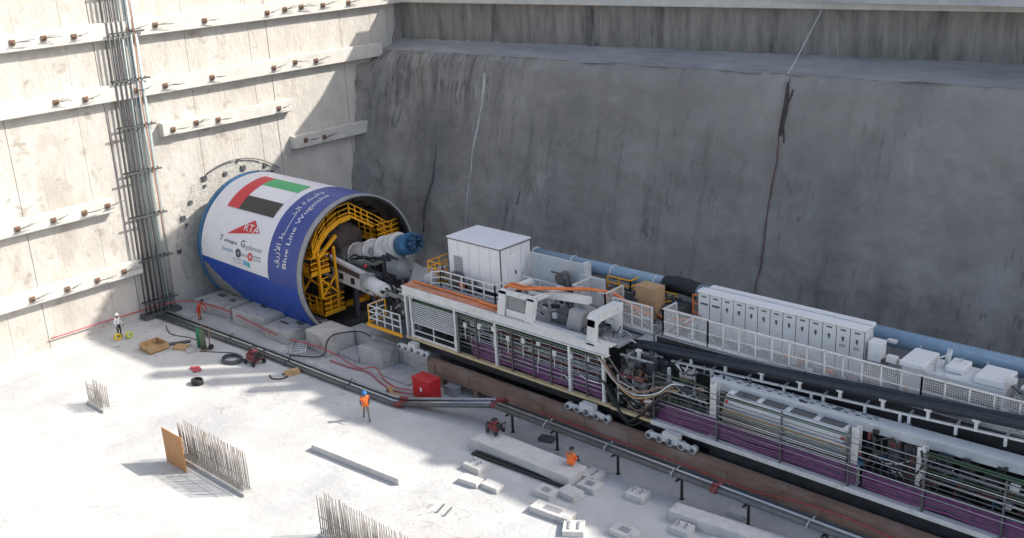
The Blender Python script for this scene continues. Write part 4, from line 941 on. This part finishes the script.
for k, x in enumerate((-35.6,-32.4,-28.4,-24.6,-21.0,-17.2,-13.4,-9.6)):
    o = thing('pipe_stand', (x,36.5,0), 'black steel stand number by number carrying the raised pipe run', 'stand', 'stands under the raised pipes')
    o['label'] = 'black stand under the raised pipes, ' + ['leftmost, near the dark red coupling','second from the left, by the small dark box','third from the left, behind the seated worker','fourth from the left, behind the lone looped block','fifth from the left, by the narrow beam end','sixth from the left, by the narrow beam','seventh from the left, towards the right corner','last one at the right corner'][k]
    b = MB(); b.box(x-.05,x+.05,36.44,36.54,.015,1.16); b.build('post', M_black, o)
    b = MB(); b.box(x-.05,x+.05,36.0,37.0,1.16,1.23); b.build('crossbar', M_black, o)
    b = MB(); b.box(x-.1,x+.1,36.39,36.59,0,.015); b.build('foot_plate', M_black, o)
hose('red_cable', [(-35,38.02,.78),(-30,38.02,.80),(-26,38.0,.86),(-22,38.02,.8),(-19.5,38.0,1.1),(-17,38.0,1.2),(-14,37.98,1.0),(-10,38.0,1.0),(-4,38.0,1.0)], .03, M_pink, 'thin red cable draped along the brown running beam at right', 'cable')
hose('red_hose', [(-55.3,36.0,.7),(-52.8,36.3,.75),(-51.0,36.5,.5),(-49.2,36.7,.08),(-47.6,36.9,.4),(-46.4,36.5,.1),(-44.8,36.2,.12),(-43.3,36.3,.35)], .042, M_pink, 'red hose snaking from the cradle blocks to the red cabinet', 'hose')
hose('red_hose', [(-51.5,36.3,.1),(-49.6,36.4,.07),(-48.0,36.6,.1),(-46.2,36.1,.07),(-44.6,35.9,.08),(-43.3,36.1,.2)], .04, M_pink, 'second red hose lying on the floor before the square plinths', 'hose')
hose('red_hose', [(-41.6,36.4,.1),(-40.8,36.9,.07),(-40.2,37.6,.07),(-39.7,37.7,.3)], .05, M_pink, 'short red hose curling right of the red cabinet', 'hose')
hose('black_cable', [(-54.0,34.9,.32),(-52.3,36.2,.2),(-52.0,36.6,1.2),(-52.1,37.4,1.42),(-51.2,38.6,1.4),(-50.4,38.9,1.15)], .045, M_black, 'black cable climbing over the big square plinth', 'cable')
hose('marking_tape', [(HX+.25,26,.75),(HX+.22,30.4,.7),(HX+.25,33.5,.62),(-67.6,35.6,.85),(-63.8,36.3,.8),(-60.5,36.15,.75),(-57,36.05,.6)], .045, M_pink, 'red hose line running along the foot of the end wall', 'hose')
hose('safety_rope', [(-68.3,35.0,25),(-68.35,35.3,21),(-68.4,35.05,16),(-68.4,35.1,12),(-68.6,35.2,5),(-68.9,35.3,.3)], .035, mat('rust_cord',(.42,.16,.08),.7,0,.1), 'thin rust red cord hanging beside the vertical pipes', 'cord')

# ------------------------------------------------------------------ vertical pipes on the end wall
vp = thing('riser_pipes', (HX+1, 34.2, 0), 'cluster of tall pale and black riser pipes clamped up the end wall', 'pipes')
random.seed(4)
for q in range(13):
    y = 32.85 + q*.19; pale = q in (6,8,9,11,12) 
    yt = y + (.95 if pale else .7) - .02*q
    x = HX+.45+.22*(q % 2); m = MATS.get('pale_green_pipe') or mat('pale_green_pipe', (.42,.50,.50), .4, .2, .08)
    b = MB(); b.tube([(x,y+.1,.3),(x+.02,y+.12+.35*(yt-y),11),(x,yt,27)], .075 if pale else .055, 8)
    b.build('pipe', m if pale else M_dgrey, vp)
for z in (1.2,4.4,7.6,10.8,14.0,17.2,20.4,23.5):
    y0 = 32.7+.035*z; b = MB(); b.box(HX+.3,HX+.36,y0,y0+2.7,z-.06,z+.06); b.box(HX+.8,HX+.86,y0,y0+2.7,z-.06,z+.06); b.build('clamp', M_dgrey, vp)
b = MB(); b.box(HX+.1,HX+1.0,32.6,35.5,.05,.3); b.build('base_frame', M_dgrey, vp)

# ------------------------------------------------------------------ red cabinet, boxes, small kit
rc = thing('fire_cabinet', (-42.5,36.5,0), 'bright red steel cabinet standing beside the floor pipes', 'cabinet')
b = MB(); b.box(-43.25,-41.75,36.1,36.95,.06,1.30, bev=.02); b.build('body', M_red, rc)
b = MB(); b.box(-43.3,-41.7,36.03,37.0,1.30,1.36, bev=.015); b.build('roof', M_red, rc)
for x in (-43.23,-42.49):
    b = MB(); b.box(x,x+.72,36.06,36.098,.1,1.26, bev=.008); d_ = b.build('door', M_red, rc)
b = MB(); b.box(-42.56,-42.42,36.03,36.058,.6,.85); b.build('handle', M_wrap, rc)
b = MB(); b.box(-43.2,-41.8,36.15,36.9,0,.06); b.build('plinth', M_dgrey, rc)
b = MB(); b.box(-43.1,-42.2,38.0-.9+.0,37.65,0,.5, bev=.03); b.box(-43.12,-42.18,37.08,37.67,.5,.56); o = b.build('junction_box', M_mgrey); tag(recentre(o), 'low grey box on the floor behind the red cabinet', 'box')
o.location.x += 1.0; o.location.y += .4
wc = thing('timber_crate', (-62.9,30.3,0), 'open raw timber crate on the floor near the pit corner', 'crate')
W0,W1,V0,V1 = -63.8,-62.3,29.6,31.0
b = MB(); b.box(W0,W1,V0,V1,.06,.1); b.build('bottom', M_timb, wc)
for (x0,x1,y0,y1) in ((W0,W1,V0,V0+.06),(W0,W1,V1-.06,V1),(W0,W0+.06,V0+.06,V1-.06),(W1-.06,W1,V0+.06,V1-.06)):
    b = MB(); b.box(x0,x1,y0,y1,.02,.24); b.box(x0+.003,x1-.003,y0+.003,y1-.003,.26,.48); b.build('side_board', M_timb, wc)
def plank(x, y, L, wd, z, a, m, lab, cat='plank', th=.05):
    b = MB(); b.box(-L/2,L/2,-wd/2,wd/2,0,th); o = b.build('plank', m); o.location = (x,y,z); o.rotation_euler = (0,0,rad(a)); return tag(o, lab, cat)
plank(-62.6,31.7,1.9,.35,.0,60,M_dgrey,'dark grey steel plank leaning flat beyond the timber crate',th=.12)
plank(-61.6,31.5,1.0,.7,.0,25,M_timb,'short stack of raw timber boards between crate and green cart','board',.2)
plank(-61.0,31.9,1.6,.9,.0,-15,M_block,'pale worn board lying beside the green cart','board',.12)
plank(-51.9,33.6,.9,.45,.0,70,M_timb,'small timber offcut lying in front of the floor pipes','board',.3)
# green gas bottle cart
gc = thing('gas_bottle_cart', (-60.3,32.3,0), 'green gas bottles on an upright cart near the floor pipes', 'cart')
for dx in (-.22,.22):
    b = MB(); P = [(dx,0,.12),(dx,0,1.25),(dx,0,1.4),(dx,0,1.5)]; b.tube([(-60.3+p[0],32.3+p[1],p[2]) for p in P], [.19,.19,.12,.06], 14); b.tube([(-60.3+dx,32.3,1.5),(-60.3+dx,32.3,1.62)], .05, 8)
    b.build('gas_bottle', mat('bottle_green_%d' % (1 if dx>0 else 2), (.02,.20,.09) if dx<0 else (.10,.13,.08),.4,0,.1), gc)
b = MB(); b.box(-60.8,-59.8,32.0,32.6,.04,.1)
for x in (-60.75,-59.85): b.bar((x,32.6,.1),(x,32.75,1.5),.06)
b.bar((-60.75,32.74,1.4),(-59.85,32.74,1.4),.06); b.bar((-60.75,32.68,.8),(-59.85,32.68,.8),.05); b.build('frame', M_brown, gc)
for x in (-60.85,-59.75):
    b = MB(); b.tube([(x-.04,32.65,.2),(x+.04,32.65,.2)], .2, 14); b.build('wheel', M_black, gc)
def machine(x, y, z, s, label, m=M_red, m2=M_dark, name='pump_cart', cat='pump'):
    o = thing(name, (x,y,z), label, cat)
    b = MB(); b.box(x-.42*s,x+.42*s,y-.28*s,y+.28*s,z+.22*s,z+.62*s, bev=.05*s); b.tube([(x-.3*s,y,z+.72*s),(x+.25*s,y,z+.72*s)], .17*s, 14); b.build('engine', m, o)
    b = MB(); b.tube([(x+.25*s,y,z+.6*s),(x+.55*s,y,z+.6*s)], .2*s, 14); b.box(x-.2*s,x+.1*s,y-.2*s,y+.2*s,z+.85*s,z+1.0*s, bev=.02); b.build('motor', m2, o)
    b = MB()
    for dy in (-.3,.3): b.tube([(x-.5*s,y+dy*s,z+.2*s),(x+.5*s,y+dy*s,z+.2*s),(x+.75*s,y+dy*s,z+.9*s)], .03*s, 6)
    b.bar((x+.75*s,y-.3*s,z+.9*s),(x+.75*s,y+.3*s,z+.9*s),.05*s); b.build('handle_frame', m2, o)
    for dx in (-.38,.38):
        for dy in (-.36,.36):
            b = MB(); b.tube([(x+dx*s,y+(dy-.05)*s,z+.15*s),(x+dx*s,y+(dy+.05)*s,z+.15*s)], .15*s, 12); b.build('wheel', M_black, o)
    return o
machine(-55.35,33.15,0,1.15,'red pump cart with a tall handle next to the hose coil',M_dred)
machine(-35.45,35.0,.67,.8,'small red motor pump standing on the long pale slab',M_dred)
b = MB()
for k in range(4):
    b.tube([(.78*math.cos(a)*(1-.05*k), .62*math.sin(a)*(1-.05*k), .06+.09*(k%3)) for a in [q*math.pi/14 for q in range(29)]], .05, 7)
o = b.build('hose_coil', M_dgrey); o.location = (-56.9,32.45,0); tag(o, 'grey hose coiled in a ring on the floor', 'hose coil')
b = MB(); 
for k in range(3): b.tube([(.4*math.cos(a), .3*math.sin(a), .06+.1*k) for a in [q*math.pi/10 for q in range(21)]], .06, 7)
b.sphere((0,0,.12),.22,2,0,(1,1,.6)); o = b.build('cable_drum', M_black); o.location = (-55.6,29.1,0); tag(o, 'small dark coil of cable alone on the sunny floor', 'cable coil')
b = MB(); random.seed(12)
for k in range(5): b.sphere((random.uniform(-.4,.4),random.uniform(-.25,.25),.08),.17,2,0,(1.4,1,.5))
o = b.build('net_heap', M_pink); o.location = (-57.5,30.2,0); tag(o, 'flat heap of red netting on the floor', 'netting')
hose('black_cable', [(-52.9,32.6,.03),(-52.3,32.4,.03),(-51.8,32.8,.03),(-51.9,33.3,.03),(-52.4,33.2,.03)], .05, M_black, 'short black cable curled on the shaded floor', 'cable')
hose('black_cable', [(-60.0,32.0,.03),(-59.0,32.6,.03),(-57.6,33.3,.03),(-56.2,32.9,.03)], .03, M_black, 'thin black cable trailing from the green cart to the coil', 'cable')
hose('black_cable', [(-66.3,33.0,.03),(-64.5,32.4,.03),(-62.5,32.9,.03),(-60.2,32.6,.03)], .03, M_black, 'thin black cable trailing from the end wall to the green cart', 'cable')
b = MB(); b.prism_y([(-.25,0),(.25,0),(.05,.5),(-.1,.5)], -.15, .15); b.box(.3,1.0,-.2,.2,0,.12); o = b.build('timber_wedge', [M_timb]); o.location = (-44.7,35.5,0); tag(o, 'brown timber wedge on the floor behind the walking worker', 'wedge')

# ------------------------------------------------------------------ slabs and blocks on the open floor
def slab(cx, cy, L, wd, h, a, label, name='concrete_slab', m=M_pale, cat='slab', group=None, top=None):
    b = MB(); b.box(-L/2,L/2,-wd/2,wd/2,0,h, bev=.015)
    if top == 'slots':
        for s in (-.22,.22): b.box(s*L-.05,s*L+.05,-wd*.3,wd*.3,h-.02,h+.05,1)
    if top == 'tray': b.box(-L*.22,L*.22,-wd*.24,wd*.24,h-.02,h+.008,1)
    if top == 'hooks':
        for s in (-.25,.2): b.tube([(s*L,-.12,h-.05),(s*L,-.1,h+.16),(s*L,.1,h+.16),(s*L,.12,h-.05)], .03, 6, 1)
    o = b.build(name, [m, M_mgrey]); o.location = (cx,cy,0); o.rotation_euler = (0,0,rad(a)); return tag(o, label, cat, group)
slab(-39.6,29.25,6.5,1.35,.36,4.5,'long thin pale slab lying in the sun at the shade edge')
slab(-32.75,34.5,6.7,1.4,.62,1.0,'long thick pale slab with a worker and a red pump on it')
slab(-20.6,35.35,7.0,.85,.55,6,'long narrow pale beam lying beside the raised pipe stands')
for dy in (0,.2,.4):
    b = MB(); b.tube([(-35.6,33.35+dy*1.2,.1),(-29.4,33.75+dy*1.2,.1)], .085, 10); tag(recentre(b.build('loose_pipe', M_black)), ['thin dark pipe on the floor nearest the camera before the thick slab','thin dark pipe in the middle of three before the thick slab','thin dark pipe closest to the thick pale slab'][round(dy/.2)], 'pipe', 'loose dark pipes by the thick slab')
BL = [(-34.4,32.45,1.1,.85,.42,0,'hooks','pale block with a bent hook in front of the dark loose pipes'),
 (-33.6,31.25,1.1,.6,.36,8,None,'plain pale block left of its twin near the shade edge'),
 (-32.4,31.55,1.0,.55,.34,2,None,'plain pale block touching the shade edge right of its twin'),
 (-29.3,35.4,1.2,.95,.40,3,'slots','pale block with two dark slots beside the seated worker'),
 (-28.6,34.5,1.0,.8,.40,3,'tray','pale block with a square recess below the slotted block'),
 (-28.9,33.4,1.05,.75,.42,-3,None,'smooth pale block at the ends of the dark loose pipes'),
 (-29.9,32.75,1.0,.75,.40,0,'tray','pale block with a grey recess left of the smooth block'),
 (-28.5,31.6,2.1,.75,.42,6,'tray','long pale block with a recessed lid near the shade edge'),
 (-26.9,31.2,.95,.95,.36,35,'slots','sunlit turned block with two slots at the picture bottom'),
 (-26.3,35.3,.95,.8,.40,4,'hooks','pale block with lifting loops under the raised pipes alone'),
 (-24.9,32.4,1.15,.75,.36,2,'tray','pale block with a recess at the bottom edge beyond the long block'),
 (-23.0,34.2,.85,.75,.40,5,'hooks','pale block with loops below the left end of the narrow beam'),
 (-21.1,35.0-.9,.85,.7,.36,8,'slots','pale slotted block just below the narrow beam'),
 (-21.7,36.9,.9,.5,.34,0,None,'plain pale block tucked between narrow beam and raised pipes'),
 (-16.6,32.2,1.2,.9,.4,12,'hooks','pale block with loops far right beyond the narrow beam')]
for cx, cy, L, wd, h, a, top, lab in BL: slab(cx, cy, L*1.04, wd*1.04, h*.8, a, lab, 'kentledge_block', M_pale, 'block', 'pale concrete blocks on the floor', top)
b = MB()
for s in (0,.5): b.bar((s,0,0),(s+.25,.35,.42),.07)
o = b.build('starter_bars', M_mgrey); o.location = (-33.0,28.3,0); tag(o, 'pair of short grey bars sticking from the sunny floor', 'bars')
plank(-33.5,36.9,.8,.5,.0,20,M_dgrey,'small dark box on the floor behind the thick slab','box',.22)
plank(-37.0,36.1,.35,.3,.0,20,M_dgrey,'tiny dark box at the start of the raised pipes','box',.3)

# ------------------------------------------------------------------ starter bar rows
def bar_row(x0, x1, y, h, n, label, rows=2, kick=.18, seed=1, slope=0):
    random.seed(seed); o = thing('rebar_row', ((x0+x1)/2, y, 0), label, 'steel bars', 'rows of upright steel bars')
    b = MB(); b.box(x0-.1,x1+.1,y-.05,y+.55,0,kick); b.build('concrete_kicker', M_block, o)
    per = n//rows
    for r in range(rows):
        for k in range(per):
            x = x0+(x1-x0)*(k+.5*r)/per; hh = h+random.uniform(-.05,.05); lx = random.uniform(-.035,.035); ly = random.uniform(-.04,.04)
            b = MB(); b.tube([(x,y+.08+.36*r,kick-.03),(x+lx*.3,y+.08+.36*r+ly*.4,hh*.5),(x+lx,y+.08+.36*r+ly,hh)], .028, 5); b.build('bar', M_rebar, o)
    b = MB()
    for zz in (.5,1.1): b.tube([(x0,y+.06,zz),(x1,y+.06,zz)], .018, 5)
    b.build('tie_bar', M_rebar, o)
    return o
bar_row(-47.6,-41.7,23.3,2.25,80,'upright steel bar row with a plywood board at its end',seed=1)
bar_row(-35.7,-28.0,23.5,2.2,92,'upright steel bar row at the bottom edge of the picture',seed=2)
bar_row(-58.5,-56.6,23.4,1.5,18,'short stub of steel bar row at the far left',seed=3)
pb = thing('plywood_board', (-47.3,22.75,0), 'upright brown plywood board propped against the steel bars', 'board')
b = MB(); b.box(-48.1,-46.1,22.72,22.76,0,2.05); b.build('sheet', M_wood, pb)
b = MB()
for x in (-47.95,-47.1,-46.3): b.box(x-.04,x+.04,22.763,22.84,0,1.95)
b.build('batten', M_timb, pb)

# ------------------------------------------------------------------ people
def person(x, y, z, rz, label, J, shirt, trous, vest=None, helm=None, face=M_skin, vest_m=None):
    """J: joint positions in metres, facing +y. One skinned body; vest and helmet are children."""
    o = thing('person', (x,y,z), label, 'person', None, rad(rz))
    R = Matrix.Rotation(rad(rz),4,'Z'); T = Matrix.Translation((x,y,z))
    V = []; E = []; Rr = []; idx = {}
    def add(n, p, r, par=None):
        idx[n] = len(V); V.append(Vector(p)); Rr.append(r)
        if par is not None: E.append((idx[par], idx[n]))
    add('pelvis', J['pelvis'], .145); add('waist', Vector(J['pelvis']).lerp(Vector(J['chest']), .45), .13, 'pelvis')
    add('chest', J['chest'], .155, 'waist'); add('neck', J['neck'], .06, 'chest'); add('head0', Vector(J['neck']).lerp(Vector(J['head']), .55), .075, 'neck'); add('head', J['head'], .098, 'head0'); add('crown', Vector(J['head'])+Vector((0,-.01,.09)), .07, 'head')
    hd = Vector(J['head']); add('nose', hd+Vector((0,.115,-.015)), .014, 'head')
    for s in ('l','r'):
        add('sh'+s, J['sh'+s], .075, 'chest'); add('el'+s, J['el'+s], .05, 'sh'+s); add('wr'+s, J['wr'+s], .033, 'el'+s)
        d = (Vector(J['wr'+s])-Vector(J['el'+s])).normalized(); sd = d.cross(Vector((0,1,0.2))).normalized()
        add('pa'+s, Vector(J['wr'+s])+d*.075, .04, 'wr'+s)
        for k in range(4):
            t = (k-1.5)*.022; L = (.07,.085,.08,.062)[k]
            add('f%d%s' % (k,s), Vector(J['wr'+s])+d*(.10+L)+sd*t*1.25+Vector((0,.015,0)), .0095, 'pa'+s)
        add('th'+s, Vector(J['wr'+s])+d*.085+sd*.055+Vector((0,.02,0)), .011, 'wr'+s)
        add('hp'+s, J['hp'+s], .10, 'pelvis'); add('kn'+s, J['kn'+s], .062, 'hp'+s); add('an'+s, J['an'+s], .045, 'kn'+s); add('to'+s, J['to'+s], .045, 'an'+s)
    me = bpy.data.meshes.new('body'); me.from_pydata(V, E, [])
    tmp = bpy.data.objects.new('body', me); C.objects.link(tmp)
    tmp.modifiers.new('s','SKIN'); tmp.modifiers.new('d','SUBSURF').levels = 1; tmp.modifiers['d'].render_levels = 1
    for i, sv in enumerate(me.skin_vertices[0].data): sv.radius = (Rr[i], Rr[i]); sv.use_root = (i == 0)
    bpy.context.view_layer.update()
    m2 = bpy.data.meshes.new_from_object(tmp.evaluated_get(bpy.context.evaluated_depsgraph_get()))
    bpy.data.objects.remove(tmp)
    for m in (face, shirt, trous, M_black): m2.materials.append(m)
    names = list(idx)
    for p in m2.polygons:
        c = p.center; best = None
        for a_, b_ in E:
            pa, pb_ = V[a_], V[b_]; t = max(0,min(1,(c-pa).dot(pb_-pa)/max(1e-9,(pb_-pa).length_squared))); d = (c-(pa+(pb_-pa)*t)).length
            if best is None or d < best[0]: best = (d, names[a_], names[b_], t)
        _, na, nb, t = best; p.use_smooth = True
        if nb[:2] in ('hp','kn') or nb[:2] == 'an': p.material_index = 2 if not (nb[:2]=='an' and t>.9) else 3
        elif nb[:2] == 'to': p.material_index = 3
        elif nb in ('waist','chest') or nb[:2] in ('sh','el','wr') or (nb == 'neck' and t < .35): p.material_index = 1 if not (nb == 'waist' and t < .3) else 2
        else: p.material_index = 0
    M4 = T @ R
    vm = None
    if vest:                                         # the torso, 2 cm proud
        bm = bmesh.new(); bm.from_mesh(m2); bm.normal_update()
        keep = []
        lo = Vector(J['pelvis']).z-.05; 
        axis = Vector(J['chest'])-Vector(J['pelvis'])
        for f in bm.faces:
            c = f.calc_center_median(); t = (c-Vector(J['pelvis'])).dot(axis)/axis.length_squared
            dist = ((c-Vector(J['pelvis']))-axis*t).length
            if -.15 < t < 1.55 and dist < .25 and f.material_index in (1,2) and not (t < 0 and f.material_index == 2 and dist > .19): keep.append(f)
        ks = set(keep); bmesh.ops.delete(bm, geom=[f for f in bm.faces if f not in ks], context='FACES')
        bm.normal_update()
        for v in bm.verts: v.co += v.normal*.022
        for f in bm.faces:
            c = f.calc_center_median(); t = (c-Vector(J['pelvis'])).dot(axis)/axis.length_squared
            f.material_index = 1 if (.25 < t < .4) else 0
        vm = bpy.data.meshes.new('vest'); bm.to_mesh(vm); bm.free(); vm.materials.clear(); vm.materials.append(vest); vm.materials.append(M_tape)
        vm.transform(M4); link('vest', vm, o)
    m2.transform(M4); m2.name = 'body'; link('body', m2, o)
    b = MB(); 
    for s in (-.034,.034): b.sphere(M4 @ (hd+Vector((s,.088,.012))), .013, 1)
    b.build('eyes', M_black, o)
    b = MB()
    for s in (-.1,.1): b.sphere(M4 @ (hd+Vector((s,0,0))), .028, 1, 0, (.5,1,1.3))
    b.build('ears', face, o)
    b = MB(); c = M4 @ (hd+Vector((0,-.005,.05)))
    g = bmesh.ops.create_uvsphere(b.bm, u_segments=18, v_segments=12, radius=.135)
    bmesh.ops.delete(b.bm, geom=[v for v in b.bm.verts if v.co.z < -.005], context='VERTS')
    for v in b.bm.verts: v.co = Vector((v.co.x*.95, v.co.y*1.1, v.co.z*.95)) + Vector((0,0,.02))
    for f in b.bm.faces: f.smooth = True
    if helm and helm is not M_black: b.prism([(.14*math.cos(a)*1.1,.17*math.sin(a)+.035) for a in [q*math.pi/10 for q in range(20)]], .005, .02)
    for v in b.bm.verts: v.co = R.to_3x3() @ v.co + c
    b.build('helmet' if helm is not M_black else 'hair', helm or M_black, o)
    return o
stand = dict(pelvis=(0,0,.95),chest=(0,.02,1.32),neck=(0,.02,1.5),head=(0,.05,1.63),shl=(-.19,.02,1.42),shr=(.19,.02,1.42),ell=(-.27,-.02,1.15),elr=(.27,-.02,1.15),wrl=(-.27,.14,.92),wrr=(.27,.14,.92),
  hpl=(-.10,0,.9),hpr=(.10,0,.9),knl=(-.12,.04,.49),knr=(.12,.04,.49),anl=(-.13,-.02,.09),anr=(.13,-.02,.09),tol=(-.14,.15,.045),tor=(.14,.15,.045))
walk = dict(stand, knl=(-.1,.24,.52), anl=(-.1,.32,.12), tol=(-.1,.5,.06), knr=(.1,-.03,.48), anr=(.1,-.36,.13), tor=(.1,-.22,.045), ell=(-.27,-.14,1.17), wrl=(-.25,-.2,.93), elr=(.27,.08,1.17), wrr=(.24,.3,1.02))
person(-43.25,32.5,0,-118,'person in an orange safety vest and blue helmet walking across the floor',walk,M_shirt,M_trous,M_vest,M_helmb)
sit = dict(stand, pelvis=(0,0,.14),chest=(0,.10,.50),neck=(0,.14,.68),head=(0,.2,.80),shl=(-.19,.12,.60),shr=(.19,.12,.60),ell=(-.29,.2,.36),elr=(.29,.2,.36),wrl=(-.16,.42,.3),wrr=(.16,.42,.3),
  hpl=(-.1,.02,.13),hpr=(.1,.02,.13),knl=(-.2,.44,.42),knr=(.2,.44,.42),anl=(-.16,.5,.07),anr=(.16,.5,.07),tol=(-.17,.66,.045),tor=(.17,.66,.045))
person(-30.1,34.8,.62,8,'person in an orange top sitting on the end of the thick pale slab',sit,M_vest,M_shirt,M_vest,M_black)
bend = dict(stand, pelvis=(0,-.05,.88),chest=(0,.2,1.17),neck=(0,.3,1.31),head=(0,.38,1.42),shl=(-.19,.26,1.26),shr=(.19,.26,1.26),ell=(-.25,.42,1.0),elr=(.25,.42,1.0),wrl=(-.16,.55,.80),wrr=(.16,.55,.80),hpl=(-.1,-.04,.84),hpr=(.1,-.04,.84))
person(-65.4,35.2,0,-60,'person in a red coverall and dark helmet bending beside the cradle blocks',bend,M_cover,M_cover,None,M_shirt)
person(-67.1,29.9,0,-70,'person in a white top and dark trousers standing by the wall foot',stand,M_wshirt,M_shirt,None,M_wshirt)
for q, (dx, dy, lab) in enumerate(((.35,-.35,'yellow hose coil standing by the left leg of the white topped person'),(.65,.35,'yellow green hose coil standing behind the white topped person'))):
    b = MB()
    for k in range(3): b.tube([(.07*k, .20*math.cos(a), .25+.20*math.sin(a)) for a in [u*math.pi/10 for u in range(21)]], .05, 7)
    o = b.build('yellow_coil', mat('coil_yellow_%d' % (q+1), ((.75,.55,.02),(.55,.62,.05))[q], .5, 0, .1)); o.location = (-67.1+dx, 29.9+dy, 0); tag(o, lab, 'hose coil')
